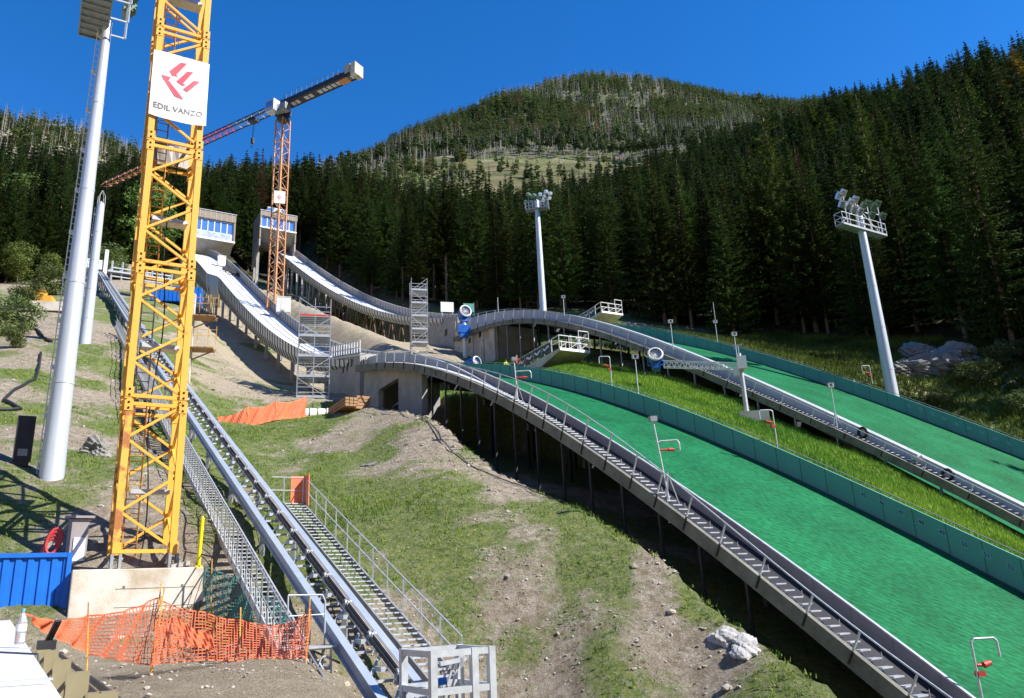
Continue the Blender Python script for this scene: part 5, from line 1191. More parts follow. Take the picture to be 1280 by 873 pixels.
# ------------------------------------------------------------------ people
def person(label, P, yaw, shirt, trouser, pose='lean'):
    t = thing('person', label, 'person', P); R_ = Matrix.Rotation(yaw, 3, 'Z')
    J = {}; E = []; rad = {}
    def j(n, x, y, z, r, par=None):
        J[n] = (x, y, z); rad[n] = r
        if par: E.append((par, n))
    j('pel', 0, 0, .96, .15); j('waist', 0, .0, 1.12, .13, 'pel'); j('chest', 0, -.03, 1.34, .155, 'waist'); j('neck', 0, -.03, 1.50, .06, 'chest'); j('head', 0, -.05, 1.60, .085, 'neck'); j('crown', 0, -.05, 1.72, .085, 'head')
    for s, n in ((-1, 'l'), (1, 'r')):
        j('hip'+n, s*.10, 0, .88, .10, 'pel'); j('knee'+n, s*.12, -.05 if s > 0 else .02, .48, .065, 'hip'+n); j('ank'+n, s*.13, .03*s, .09, .045, 'knee'+n); j('toe'+n, s*.15, .03*s-.20, .035, .035, 'ank'+n)
        j('sho'+n, s*.19, -.02, 1.43, .068, 'chest')
        ex, ey, ez = (s*.27, -.10, 1.17) ; j('elb'+n, ex, ey, ez, .045, 'sho'+n)
        wx_, wy_, wz_ = (s*.22, -.36, 1.14) if pose == 'lean' else (s*.16, -.32, 1.25); j('wri'+n, wx_, wy_, wz_, .032, 'elb'+n); j('palm'+n, wx_, wy_-.07, wz_, .034, 'wri'+n)
        for k in range(4): L = (.062, .072, .066, .05)[k]; j('f%d%s' % (k, n), wx_+(-.03+.02*k), wy_-.10, wz_-.005, .009, 'palm'+n); j('g%d%s' % (k, n), wx_+(-.033+.022*k), wy_-.10-L*.6, wz_-.025, .008, 'f%d%s' % (k, n)); j('h%d%s' % (k, n), wx_+(-.033+.022*k), wy_-.10-L*.7, wz_-.055, .007, 'g%d%s' % (k, n))
        j('t'+n, wx_-s*.04, wy_-.05, wz_, .010, 'palm'+n); j('u'+n, wx_-s*.055, wy_-.10, wz_-.01, .008, 't'+n)
    names = list(J); me = bpy.data.meshes.new('body'); me.from_pydata([J[n] for n in names], [(names.index(a), names.index(b)) for a, b in E], [])
    o = bpy.data.objects.new('body', me); COL.objects.link(o); sk = o.modifiers.new('skin', 'SKIN'); o.modifiers.new('sub', 'SUBSURF').levels = 1
    if not me.skin_vertices: me.attributes.new('skin_vertex', 'FLOAT', 'POINT')
    dat = me.skin_vertices[0].data if me.skin_vertices else None
    if dat is None:
        bpy.context.view_layer.objects.active = o; bpy.ops.mesh.customdata_skin_add(); dat = me.skin_vertices[0].data
    for i, n in enumerate(names): dat[i].radius = (rad[n], rad[n]*(.75 if n in ('chest', 'waist', 'pel') else 1)); dat[i].use_root = (n == 'pel')
    dg = bpy.context.evaluated_depsgraph_get(); m2 = bpy.data.meshes.new_from_object(o.evaluated_get(dg)); bpy.data.objects.remove(o)
    m2.name = 'body'; m2.materials.clear()
    for mm in (shirt, trouser, M['skin'], M['black']): m2.materials.append(mm)
    for p in m2.polygons:
        c = p.center; hand = math.hypot(c.x, 0) > .05 and c.y < -.33 and c.z > 1.0
        p.material_index = 2 if (c.z > 1.5 or hand) else (0 if c.z > .95 else (3 if c.z < .10 else 1)); p.use_smooth = True
    b = bpy.data.objects.new('body', m2); COL.objects.link(b); b.parent = t
    V = []; 
    bm = bmesh.new(); bmesh.ops.create_uvsphere(bm, u_segments=12, v_segments=8, radius=.105)
    for v in bm.verts: v.co = Vector((v.co.x, v.co.y*1.05-.035, max(v.co.z, -.02)+1.69))
    hm = bpy.data.meshes.new('hair'); bm.to_mesh(hm); bm.free(); hm.materials.append(M['hair']); h = bpy.data.objects.new('hair', hm); COL.objects.link(h); h.parent = t
    mb = MB().box((0, -.15, 1.62), (.014, 0, 0), (0, .02, 0), (0, 0, .025))
    fm = mb.mesh('face', M['skin'], (0, 0, 0)); f = bpy.data.objects.new('nose', fm); COL.objects.link(f); f.parent = t
    mb = MB()
    for s in (-1, 1): mb.box((s*.035, -.137, 1.645), (.012, 0, 0), (0, .006, 0), (0, 0, .007)); 
    mb.box((0, -.135, 1.575), (.025, 0, 0), (0, .005, 0), (0, 0, .006))
    f = bpy.data.objects.new('eyes_and_mouth', mb.mesh('eyes_and_mouth', M['hair'], (0, 0, 0))); COL.objects.link(f); f.parent = t
    t.rotation_euler = (0, 0, yaw); return t
red_sh = mat('red_jacket', (.62, .03, .03), .8); yel_sh = mat('lime_jacket', (.62, .68, .10), .8); dk = mat('dark_trousers', (.03, .035, .05), .85); wh_sh = mat('white_clothes', (.75, .75, .73), .85)
Pp = q1(W1*.76, .6, .0); person('person in white clothes standing at the front rail of the nearer viewing platform', Pp, .2, wh_sh, wh_sh)
rp = onO(646, 465, 35.9); person('person in a red jacket leaning at the lower end of the banner railing', rp, 1.2, red_sh, dk)
yp = onO(633, 471, 35.7); person('person in a lime yellow jacket beside the one in red', yp, .6, yel_sh, dk)
Pp = q2(W2*.1, .9, 0.)

# ------------------------------------------------------------------ nets
def net(label, tops, bots, cell, th, m_, name='safety_net', cat='safety net', sub=6, posts=(), sag=.12):
    tops = [np.array(p) for p in tops]; bots = [np.array(p) for p in bots]
    def interp(L, t): 
        i = min(int(t), len(L)-2); f = t-i; return L[i]*(1-f)+L[i+1]*f
    Ltot = sum(np.linalg.norm(tops[i+1]-tops[i]) for i in range(len(tops)-1)); n = int(Ltot/cell); mrows = max(3, int(np.mean([np.linalg.norm(a-b) for a, b in zip(tops, bots)])/cell))
    nn = np.cross(tops[-1]-tops[0], ZU); nn /= np.linalg.norm(nn); r = np.random.default_rng(int(abs(tops[0][0]*100)))
    grid = []
    for i in range(n+1):
        t = i/n*(len(tops)-1); a, b = interp(tops, t), interp(bots, t); fr = t-int(t); sg_ = -sag*math.sin(math.pi*fr)
        col = []
        for j in range(mrows+1):
            g_ = j/mrows; p = a*(1-g_)+b*g_+ZU*sg_*(1-g_)+nn*(.10*math.sin(t*9+g_*3)*math.sin(math.pi*g_)+.05*math.sin(t*23+g_*7)); col.append(p)
        grid.append(col)
    mb = MB()
    for i in range(n+1):
        for j in range(mrows):
            p, q = grid[i][j], grid[i][j+1]; h = np.array([1., 0, 0])*th/2*1.3+0*nn; mb.add([p-h, p+h, q+h, q-h], [(0, 1, 2, 3)])
    for j in range(mrows+1):
        for i in range(n):
            p, q = grid[i][j], grid[i+1][j]; h = ZU*th/2*(1.8 if j in (0, mrows) else 1); mb.add([p-h, q-h, q+h, p+h], [(0, 1, 2, 3)])
    c = (tops[0]+bots[0])/2; root = thing(name, label, cat, bots[0]); part('mesh_sheet', mb, m_, root)
    for k in posts:
        t = k; a, b = interp(tops, t), interp(bots, t); mb = MB().tube(b-ZU*.3, a+ZU*.25, .014, n=5); part('stake', mb, M['yrust'], root)
    return root
n_t = [at(30, 768, 16), at(110, 770, 18.5), at(202, 745, 18.5)]; n_b = [at(42, 782, 16), at(112, 818, 18.2), at(190, 832, 18.)]
net('left half of the sagging orange safety net in front of the concrete block', n_t, n_b, .065, .016, M['net'], posts=(.98, 1.98), sag=.1)
n_t = [at(204, 752, 18.4), at(255, 765, 18.6), at(300, 775, 18.8), at(352, 782, 18.6), at(389, 762, 18.2)]; n_b = [at(190, 830, 17.6), at(255, 825, 18.2), at(300, 826, 18.3), at(350, 823, 18.2), at(384, 822, 18.)]
net('right half of the orange safety net ending beside the lift track foot', n_t, n_b, .065, .016, M['net'], posts=(0, 2.0, 3.95), sag=.05)
n_t = [at(196, 772, 18.2), at(220, 770, 18.3), at(262, 790, 18.1)]; n_b = [at(192, 832, 17.4), at(230, 806, 17.5), at(270, 812, 17.5)]
net('crumpled orange net heap hanging double at the middle stake', n_t, n_b, .06, .017, M['net'], sag=.1)
n_t = [at(272, 522, 57), at(310, 510, 57), at(345, 503, 58), at(382, 497, 60)]; n_b = [at(276, 536, 56), at(310, 533, 56), at(345, 524, 57), at(382, 521, 59)]
mb = MB(); 
def sheet(mb, A, B, th=.02):
    for i in range(len(A)-1): mb.slab([[A[i], A[i]+np.array([0, th, 0]), B[i]+np.array([0, th, 0]), B[i]], [A[i+1], A[i+1]+np.array([0, th, 0]), B[i+1]+np.array([0, th, 0]), B[i+1]]])
    return mb
def fine(A, k=10, amp=.05):
    out = []; 
    for i in range(len(A)-1):
        for j in range(k): f = j/k; out.append(A[i]*(1-f)+A[i+1]*f+np.array([0, amp*math.sin(i*5+j*1.3), amp*.6*math.sin(j*2.1+i)]))
    return out+[A[-1]]
net('long orange safety net along the slope below the wide scaffold tower', n_t, n_b, .13, .075, M['net'], sag=.22, posts=(0, 1, 2, 2.95))
n_t = [at(258, 708, 25), at(300, 722, 24.5), at(345, 752, 23), at(362, 772, 21.5)]; n_b = [at(258, 768, 25), at(300, 772, 24.3), at(338, 782, 22.6), at(352, 786, 21.5)]
net('dark green mesh net on the slope between concrete block and lift walkway', n_t, n_b, .07, .016, M['netg'], posts=(.15,), sag=.05)

# timber stack, white sack, board
p = at(428, 512, 56); c = ground(p); r_ = thing('timber_stack', 'stack of reddish boards and beams at the foot of the concrete base', 'timber stack', c)
mb = MB()
for k in range(9): mb.box(c+IC*(.3*(k % 3)-.2)+IS*.3+ZU*(.25+.22*(k//3)), IC*.13, IS*1.9, ZU*.09)
part('beams', mb, M['wood'], r_)
mb = MB()
for k in range(4): mb.box(c+IC*(1.0+.03*k)-IS*.8+ZU*(.2+.24*k), IC*.5, IS*.5, ZU*.10)
part('plank_ends', mb, M['orange'] if False else M['wood'], r_)
p = ground(at(388, 505, 60)); mb = MB(); 
for k in range(5): mb.tube(p-vx*(1.2-.6*k)+ZU*.0, p-vx*(.7-.6*k)+ZU*.0, .55, .5, n=14)
single('white_sheeting', mb, M['banner'], 'bundled white plastic sheeting at the foot of the wide scaffold', 'sheeting', p)
p = ground(at(548, 398, 116)); c = at(559, 384, 116); mb = MB().box(c, vx*1.0, vy*.04, ZU*.8).bar(c-vx*.8-ZU*.8, c-vx*.8-ZU*2, .08).bar(c+vx*.8-ZU*.8, c+vx*.8-ZU*2, .08); single('notice_board', mb, M['white'], 'white board on two posts behind the end of the farther ramp', 'board', c-ZU*2)
c = at(586, 385, 116); mb = MB().box(c, vx*.85, vy*.04, ZU*.7).bar(c-vx*.8-ZU*.7, c-vx*.8-ZU*2, .08).bar(c+vx*.8+ZU*.9, c+vx*.8-ZU*2, .08); single('notice_board', mb, M['teal'], 'dark teal board right of the white board behind the ramp end', 'board', c-ZU*2)
# white box by the orange crane
c = at(354.5, 383, 112); gz = G(c[0], c[1]); c[2] = max(c[2], gz+.5); mb = MB().box(c, vx*.95, vy*.8, ZU*1.1).box(c+ZU*1.13, vx*1.0, vy*.85, ZU*.04).box(c-vy*.82, vx*.3, vy*.02, ZU*.8); single('site_box', mb, M['white'], 'white box standing at the foot of the orange crane mast', 'box', c-ZU*1.1)
# blue things and small excavator far left behind the crane
c = ground(at(222, 366, 120)); mb = MB().box(c+ZU*1.1, vx*3.4, vy*1.2, ZU*1.15)
for k in range(12): mb.box(c+vx*(-3.2+.58*k)-vy*1.22+ZU*1.1, vx*.08, vy*.03, ZU*1.1)
single('shipping_container', mb, M['bluep'], 'small far blue container seen through the yellow crane lattice', 'container', c)
c = ground(at(56, 366, 100)); r_ = thing('small_excavator', 'small far yellow and white excavator at the left forest edge', 'excavator', c)
part('body', MB().box(c+ZU*.9, vx*1.0, vy*.7, ZU*.45).box(c+ZU*1.6-vx*.3, vx*.45, vy*.5, ZU*.5), M['yellow'], r_)
part('boom', MB().bar(c-vx*.8+ZU*1.2, c-vx*2+ZU*2.4, .25).bar(c-vx*2+ZU*2.4, c-vx*2.7+ZU*.8, .2), M['yellow'], r_)
part('crawler_track', MB().box(c+ZU*.25, vx*1.2, vy*.8, ZU*.25), M['black'], r_)
c = ground(at(62, 371, 96)); single('stacked_slabs', MB().box(c+ZU*.3, vx*2.6, vy*.6, ZU*.4).box(c+ZU*.85+vx*.3, vx*2., vy*.5, ZU*.14), M['concl'], 'pale concrete slab stack beside the small excavator', 'slabs', c)
# black hose on the left slope
def drape(pts, r, m_, name, label, cat, dz=.05):
    P = []
    for (u, v, d) in pts: q = at(u, v, d); P.append(np.array([q[0], q[1], 0]))
    Q_ = []
    for i in range(len(P)-1):
        for k in range(6):
            f = k/6; p0, p1, p2, p3 = P[max(i-1, 0)], P[i], P[i+1], P[min(i+2, len(P)-1)]
            Q_.append(.5*((2*p1)+(-p0+p2)*f+(2*p0-5*p1+4*p2-p3)*f*f+(-p0+3*p1-3*p2+p3)*f**3))
    Q_.append(P[-1]); Q_ = [np.array([q[0], q[1], G(q[0], q[1])+dz]) for q in Q_]; mb = MB().path(Q_, r, 6); return single(name, mb, m_, label, cat, Q_[0])
drape([(52, 434, 64), (45, 465, 56), (18, 485, 52), (6, 500, 49), (25, 517, 46), (-20, 520, 45)], .09, M['black'], 'drain_hose', 'thick black hose winding down the left slope', 'hose', .10)
drape([(40, 392, 82), (55, 418, 73), (64, 430, 70)], .12, M['black'], 'drain_hose', 'short dark pipe lying on the grass left of the big mast', 'hose', .1)
drape([(160, 862, 13.5), (240, 842, 14.5), (330, 850, 14), (420, 838, 15)], .012, M['darkst'], 'ground_cable', 'thin dark cable lying across the dirt at the bottom', 'cable', .03)
drape([(520, 530, 47), (560, 575, 39.8), (640, 612, 35), (740, 655, 31), (860, 730, 28), (1000, 840, 24)], .02, M['black'], 'ground_cable', 'thin black cable running down the slope along the shadow edge', 'cable', .04)

# ------------------------------------------------------------------ parapet, brackets, bottle in the foreground
zl = -.36
E0 = at(100, 872, 3.42); E0[2] = zl; E1 = at(14, 777, 22.0)
ld = E1-E0; LL = np.linalg.norm(ld); ld /= LL; lc = np.cross(ld, ZU)
far_end = E0+ld*(LL+1.)
def Pq(a, b, z=0.): return E0+lc*a+ld*b+ZU*z
wallw = thing('parapet_wall', 'white metal coping of a parapet wall in the lower left corner', 'parapet', Pq(-.6, 4, -2.6))
mb = MB().slab([[Pq(0, b, 0), Pq(-1.15, b, .02), Pq(-1.15, b, -.05), Pq(-.02, b, -.07), Pq(-.02, b, -.14), Pq(0, b, -.14)] for b in (-2.6, 3, 8, LL+1.5)]); part('coping', mb, M['coping'], wallw)
mb = MB()
for b in (1.6, 5.0, 8.6): mb.box(Pq(-.57, b, .026), lc*.57, ld*.012, ZU*.006)
part('coping_seam', mb, M['galv'], wallw)
mb = MB().slab([[Pq(-.08, b, -.1), Pq(-1.05, b, -.1), Pq(-1.05, b, -3.0), Pq(-.08, b, -3.0)] for b in (-2.6, LL+1.4)]); part('wall', mb, M['conc'], wallw)
bt = at(22, 805, 9.0); b0_ = float(((at(24, 806, 9.2)-E0)[:2]@ld[:2])); bt = np.array([*at(24, 806, 9.2)[:2], Pq(0, b0_, .03)[2]])
bo = thing('plastic_bottle', 'clear plastic water bottle standing on the white parapet coping', 'bottle', bt)
mb = MB(); prs = [(0, .040), (.02, .045), (.10, .043), (.12, .045), (.20, .045), (.25, .03), (.275, .014), (.295, .014)]
for (z0, r0), (z1, r1) in zip(prs[:-1], prs[1:]): mb.tube(bt+ZU*z0, bt+ZU*z1, r0, r1, n=14, cap=False)
part('body', mb, M['bottle'], bo); part('cap', MB().tube(bt+ZU*.295, bt+ZU*.32, .017, n=10), M['plate'], bo)
part('label_band', MB().tube(bt+ZU*.115, bt+ZU*.18, .0465, n=14, cap=False), M['white'], bo)
mb = MB().path([Pq(-.9, 4.4, .03), Pq(-.7, 4.6, .035), Pq(-.5, 4.2, .035), Pq(-.25, 4.5, .035), Pq(0.02, 4.1, .02), Pq(.05, 4.0, -.2)], .008, 5)
single('thin_cord', mb, M['ink'], 'thin dark cord lying across the white coping near the bottle', 'cord', Pq(-.9, 4.4, .03))
def bracket():
    mb = MB().box((0, 0, -.7), (.085, 0, 0), (0, .012, 0), (0, 0, .7)); a = mb
    return a
first = None
bpts = [at(160, 872, 5.2), at(131, 847, 6.5), at(100, 825, 9.0), at(80, 811, 11.6), at(67, 797, 15.), at(56, 787, 19.)]
yaw = math.atan2(lc[1], lc[0])
labs = ['nearest beige steel bracket outside the white parapet, cut by the bottom edge', 'second beige steel bracket from the bottom outside the parapet', 'third beige steel bracket from the bottom outside the parapet', 'fourth beige steel bracket from the bottom outside the parapet', 'fifth beige steel bracket from the bottom outside the parapet', 'farthest beige steel bracket, closest to the net and container']
for i, P in enumerate(bpts):
    P = P.copy(); P[2] = -.52
    if first is None:
        t = bpy.data.objects.new('wall_bracket', None); COL.objects.link(t); BASE[t.name] = np.zeros(3); t['category'] = 'bracket'; t['group'] = 'beige brackets along the parapet'
        part('flange', MB().box((0, 0, -.6), (.095, 0, 0), (0, .008, 0), (0, 0, .6)), M['beige'], t)
        part('flange', MB().box((0, .15, -.6), (.095, 0, 0), (0, .008, 0), (0, 0, .6)), M['beige'], t)
        part('web', MB().box((0, .075, -.6), (.006, 0, 0), (0, .066, 0), (0, 0, .6)), M['beige'], t)
        part('arm', MB().box((-.19, .075, -.5), (.09, 0, 0), (0, .03, 0), (0, 0, .03)), M['darkst'], t)
        first = t
    else: t = copy_tree(first, P)
    t.location = P; t.rotation_euler = (0, 0, yaw); t['label'] = labs[i]
RB = [p.copy() for p in bpts]
for p in RB: p[2] = -.52
def rl(o, z): return [p+lc*o+ZU*z for p in RB]
mb = MB().path(rl(.17, -.12), .03).path(rl(.17, -.45), .03)
pc_ = at(58, 806, 14.5); mb.bar(pc_, at(73, 776, 14.2), .09, .04).box(pc_, lc*.12, ld*.2, ZU*.06)
single('dark_rail', mb, M['darkst'], 'dark steel rail and clamp fixed along the beige brackets', 'rail', RB[2])
mb = MB(); sl_ = rl(.45, -.62); sr_ = rl(.62, -.62); kk = 0
for a, b, c, d in zip(sl_[:-1], sl_[1:], sr_[:-1], sr_[1:]):
    n_ = int(np.linalg.norm(b-a)/.22)
    for k in range(n_): f = k/n_; mb.bar(a*(1-f)+b*f, c*(1-f)+d*f, .10, .03)
mb.path(sl_, .025).path(sr_, .025)
single('slotted_strip', mb, M['darkst'], 'dark slotted strip below the beige brackets', 'slat_strip', RB[2]-ZU*.6)  # row of dark cross bars between two thin rods
#SPLIT2
# ------------------------------------------------------------------ trees
def conifer(H_, R_, lev, nbr, seg, start, r, droop=.35, ragged=.25, tw=1.0):
    V = []; F_ = []; n = 0
    for i in range(lev):
        f = start+(1-start)*(i+r.random()*.6)/lev; f = min(f, .985); h = f*H_; g_ = (1-f)/(1-start)
        base = R_*(g_**.82)*(.55+.45*min(1, (1-g_)*6+.35)); nb = max(3, int(nbr*(.55+.45*g_)+.5)); ph = r.random()*6.28
        for k in range(nb):
            a = ph+6.283*k/nb+r.normal()*.18; L = max(.25, base*(1+r.normal()*ragged)); ca, sa = math.cos(a), math.sin(a)
            pts = []
            for j in range(seg+1):
                t = j/seg; rad = L*t; z = h-droop*L*t*(1.15-.55*t)+.10*L*t*t
                pts.append((ca*rad, sa*rad, z))
            for j in range(seg):
                t = (j+.5)/seg; w_ = tw*(.16+.30*L/seg)*(1-.45*t)*(1+.4*r.random()); p, q = np.array(pts[j]), np.array(pts[j+1]); m_ = p*.35+q*.65
                sd = np.array([-sa, ca, 0]); dn = np.array([0, 0, -1.])
                for s in (-1, 1): V += [p, q, m_+sd*s*w_*1.25+dn*w_*(.35+.5*r.random())+np.array([ca, sa, 0])*w_*.5]; F_.append((n, n+1, n+2)); n += 3
                V += [p, q, m_+dn*w_*(.9+.9*r.random())+sd*w_*r.normal()*.3]; F_.append((n, n+1, n+2)); n += 3
    # leader
    V += [np.array([-.12, 0, H_*.965]), np.array([.12, 0, H_*.965]), np.array([0, 0, H_*1.01]), np.array([0, -.12, H_*.965]), np.array([0, .12, H_*.965]), np.array([0, 0, H_*1.01])]; F_ += [(n, n+1, n+2), (n+3, n+4, n+5)]
    return np.array(V), np.array(F_)
def trunk_vf(H_, r0, n=6, curve=0., top=.98):
    V = []; F_ = []; K_ = 4
    for i in range(K_+1):
        f = i/K_; rr = r0*(1-f*.92)
        for k in range(n): a = 6.283*k/n; V.append((math.cos(a)*rr+curve*math.sin(f*3), math.sin(a)*rr, -1.2+(H_*top+1.2)*f))
    for i in range(K_):
        for k in range(n): a, b, c, d = i*n+k, i*n+(k+1) % n, (i+1)*n+(k+1) % n, (i+1)*n+k; F_ += [(a, b, c), (a, c, d)]
    return np.array(V), np.array(F_)
def dead_vf(H_, R_, lev, r):
    V, F_ = trunk_vf(H_, .20, 5); V = list(V); F_ = [tuple(f) for f in F_]; n = len(V)
    for i in range(lev):
        h = H_*(.25+.72*(i+r.random())/lev); L = R_*(1-h/H_)**.6*(.6+.6*r.random()); a = r.random()*6.28
        p = np.array([0, 0, h]); q = p+np.array([math.cos(a)*L, math.sin(a)*L, -L*.25]); V += [p+np.array([0, 0, .09]), p-np.array([0, 0, .09]), q]; F_.append((n, n+1, n+2)); n += 3
    return np.array(V), np.array(F_)
def blob_tree(H_, R_, r, n=2400, start=.25, leaf=.16, nb=9):
    C_ = []
    for k in range(nb): a = r.random()*6.28; f = start+(.95-start)*(k+.5)/nb; rr = R_*math.sin(math.pi*min(.95, (f-start*.6)/(1.05-start*.6)))**.7*.62; C_.append((math.cos(a)*rr*r.random()**.5, math.sin(a)*rr*r.random()**.5, f*H_, R_*(.36+.25*r.random())))
    V = []; F_ = []
    for i in range(n):
        c = C_[r.integers(len(C_))]; d = r.normal(size=3); d /= np.linalg.norm(d); p = np.array(c[:3])+d*c[3]*(r.random()**.35)*np.array([1, 1, .85])
        u = r.normal(size=3); u /= np.linalg.norm(u); v_ = np.cross(u, d); v_ /= (np.linalg.norm(v_)+1e-6); L = leaf*(.7+.8*r.random())
        m_ = len(V); V += [p+u*L, p-u*L*.6+v_*L*.6, p-u*L*.6-v_*L*.6]; F_.append((m_, m_+1, m_+2))
    return np.array(V), np.array(F_)
def limbs(mb_, H_, R_, r0, r):
    mb_.tube((0, 0, -1), (0.1, 0, H_*.45), r0, r0*.6, n=8)
    for k in range(6): a = k*1.05+r.random(); z = H_*(.22+.04*k); mb_.tube((0, 0, z), (math.cos(a)*R_*.6, math.sin(a)*R_*.6, z+H_*.28), r0*.35, r0*.1, n=5)
    return mb_
rt_ = np.random.default_rng(21)
# templates (metres)
crowns = [npmesh('spruce_crown', *conifer(26, 3.7+.7*rt_.random(), 44, 9, 6, st_, rt_, .42), [M['spruce']]) for st_ in (.06, .10, .12, .16, .30, .38)]
larchc = [npmesh('larch_crown', *conifer(25, 3.4, 40, 8, 6, .12, rt_, .12, .35, .8), [M['larch']]) for _ in range(2)]
deadc = npmesh('dry_crown', *conifer(26, 2.9, 50, 9, 5, .05, rt_, .3, .3, .8), [M['dead']])
trunkm = npmesh('trunk', *trunk_vf(26, .30, 8), [M['bark']], smooth=True)
xs_ = []; sp_ = 5.5
gx, gy = np.meshgrid(np.arange(-330, 330, sp_), np.arange(30, 400, sp_)); gx = gx.ravel()+rng.uniform(-2.4, 2.4, gx.size); gy = gy.ravel()+rng.uniform(-2.4, 2.4, gy.size)
d_ = np.hypot(gx, gy); az_ = np.degrees(np.arctan2(gx, gy)); fr = front(az_)+vnoise(gx, gy, 14, 31)*10
end = np.interp(az_, [-60, -36, -24, -14, -8, 0, 20, 40, 62], [300, 330, 320, 300, 330, 350, 370, 330, 280])
o_ = AC[0]*gx+AC[1]*gy; s_ = AS[0]*gx+AS[1]*gy
keep = (d_ > fr) & (d_ < end) & (az_ > -46) & (az_ < 63) & ~((o_ < B_R(s_)+4) & (s_ < 100) & (o_ > 15))
# leave the ramps and houses clear
for P0_, w_ in ((PA, 9), (PB, 9)):
    a_ = (gx-P0_[0])*IC[0]+(gy-P0_[1])*IC[1]; b_ = (gx-P0_[0])*IS[0]+(gy-P0_[1])*IS[1]; keep &= ~((a_ > -w_) & (a_ < w_+5) & (b_ > -5) & (b_ < 126))
gx, gy, d_, az_, fr, end = [q[keep] for q in (gx, gy, d_, az_, fr, end)]
gz_ = H(gx, gy); pu, pv = proj(np.stack([gx, gy, gz_+18], 1)); vis = (pu > -40) & (pu < 1320)
rank = (d_-fr)+np.where(vis, 0, 1e4)+ (az_ < -20)*12; order = np.argsort(rank); ind = order[:262]; rest = order[262:]
print('forest candidates', len(gx))
def tree(kind, label, cat, grp, crown, loc, sc, rz, trunk=True):
    t = bpy.data.objects.new(kind, None); COL.objects.link(t); t.location = tuple(map(float, loc)); t.scale = (sc*(.85+.45*random.random()),)*2+(sc,) if True else (sc,)*3; t.rotation_euler = (0, 0, rz)
    t['label'] = label; t['category'] = cat
    if grp: t['group'] = grp
    c = bpy.data.objects.new('crown', crown); COL.objects.link(c); c.parent = t
    if trunk is not None: q = bpy.data.objects.new('trunk', trunk); COL.objects.link(q); q.parent = t
    return t
sky_el = lambda az: np.interp(az, [-40, -25, -15, -8, 0, 8, 15, 22, 30, 40], [29.5, 27.5, 28, 28, 27.8, 28.0, 30, 33.5, 33.0, 33])
for i in ind:
    a = az_[i]; h = 18+12*random.random()
    if a > 14: lab, grp = 'tall dark spruce in the shaded forest above the right floodlight mast', 'spruces of the dark right forest'
    elif a > -4: lab, grp = 'dense green spruce in the forest behind the crest of the farther hill', 'spruces behind the farther crest'
    elif a > -20: lab, grp = 'green spruce in the forest behind the farther ramp and its start house', 'spruces behind the farther ramp'
    else: lab, grp = 'dark spruce on the left slope behind the tall masts and yellow crane', 'spruces of the left slope'
    k = random.random(); edge = d_[i]-fr[i] < 8
    cr = crowns[random.choice([4, 5, 2]) if (-4 > a > -20) and k < .5 else random.choice([0, 1, 2, 3])]
    if a < -26: h *= .95
    if k > .88 and a > -4: cr = random.choice(larchc); lab, grp = 'light green larch among the dark spruces of the forest', 'larches in the spruce forest'
    tree('spruce_tree' if cr not in larchc else 'larch_tree', lab, 'tree', grp, cr, (gx[i], gy[i], gz_[i]), h/26, random.random()*6.28, trunkm)
# singled-out trees
def tree_at(u, vb, vt, d, kind, label, crown, hh, trunk=trunkm, cat='tree', grp=None, wid=1.):
    g_ = at(u, vb, d); gz1 = G(g_[0], g_[1]); r_ = ray(u, vt); zt1 = r_[2]/math.hypot(r_[0], r_[1])*d; sc = max(.2, (zt1-gz1)/hh) if cat == 'tree' else (vb-vt)/1000*d*(.5 if u > 1100 else .75)/hh; t = tree(kind, label, cat, grp, crown, (g_[0], g_[1], gz1), sc, 1., trunk); t.scale = (sc*wid, sc*wid, sc); return t
tree_at(325, 262, 184, 236, 'dry_spruce', 'reddish brown dead spruce on the skyline left of the orange crane mast', deadc, 26)
tree_at(1012, 300, 172, 132, 'dry_spruce', 'brown withered spruce in the middle of the dark right forest', deadc, 26, wid=.9)
tree_at(1258, 150, 52, 150, 'spruce_tree', 'highest spruce at the upper right corner standing above the others', crowns[1], 26)
tree_at(982, 330, 104, 122, 'larch_tree', 'broad light green larch rising highest left in the right-hand forest', larchc[0], 25, wid=1.1)
tree_at(1105, 300, 112, 128, 'larch_tree', 'wide bright green larch right of the tallest larch on the ridge', larchc[1], 25, wid=1.2)
tree_at(552, 330, 232, 205, 'larch_tree', 'pale larch peeping out over spruces below the meadow', larchc[1], 25)
# broad-leaved trees and shrubs on the left
leafm = [npmesh('leaf_crown', *blob_tree(9, 3.6, rt_, 5200, .22, .17, 12), [M['leaf']]) for _ in range(2)]
bushm = [npmesh('bush_crown', *blob_tree(2.4, 1.5, rt_, 2600, .08, .085, 9), [M['bush']]) for _ in range(3)]
trl = limbs(MB(), 9, 3.6, .16, rt_).mesh('trunk', [M['bark']], (0, 0, 0)); trb = limbs(MB(), 2.2, 1.2, .05, rt_).mesh('stem', [M['bark']], (0, 0, 0))
for i, (u, vb, vt, d, lab) in enumerate([(22, 345, 305, 150, 'round broad-leaved tree at the left edge above the shrubs'), (62, 350, 318, 150, 'lower broad-leaved tree left of the big mast'), (-12, 330, 285, 165, 'broad-leaved tree cut by the left picture edge'), (140, 318, 268, 190, 'pale broad-leaved tree between the two left masts and the crane'),
        (35, 270, 222, 200, 'distant light green tree high on the left slope'), (188, 290, 236, 185, 'broad-leaved tree seen through the yellow crane lattice')]):
    tree_at(u, vb, vt, d, 'broadleaf_tree', lab, leafm[i % 2], 9, trl, wid=1.15)
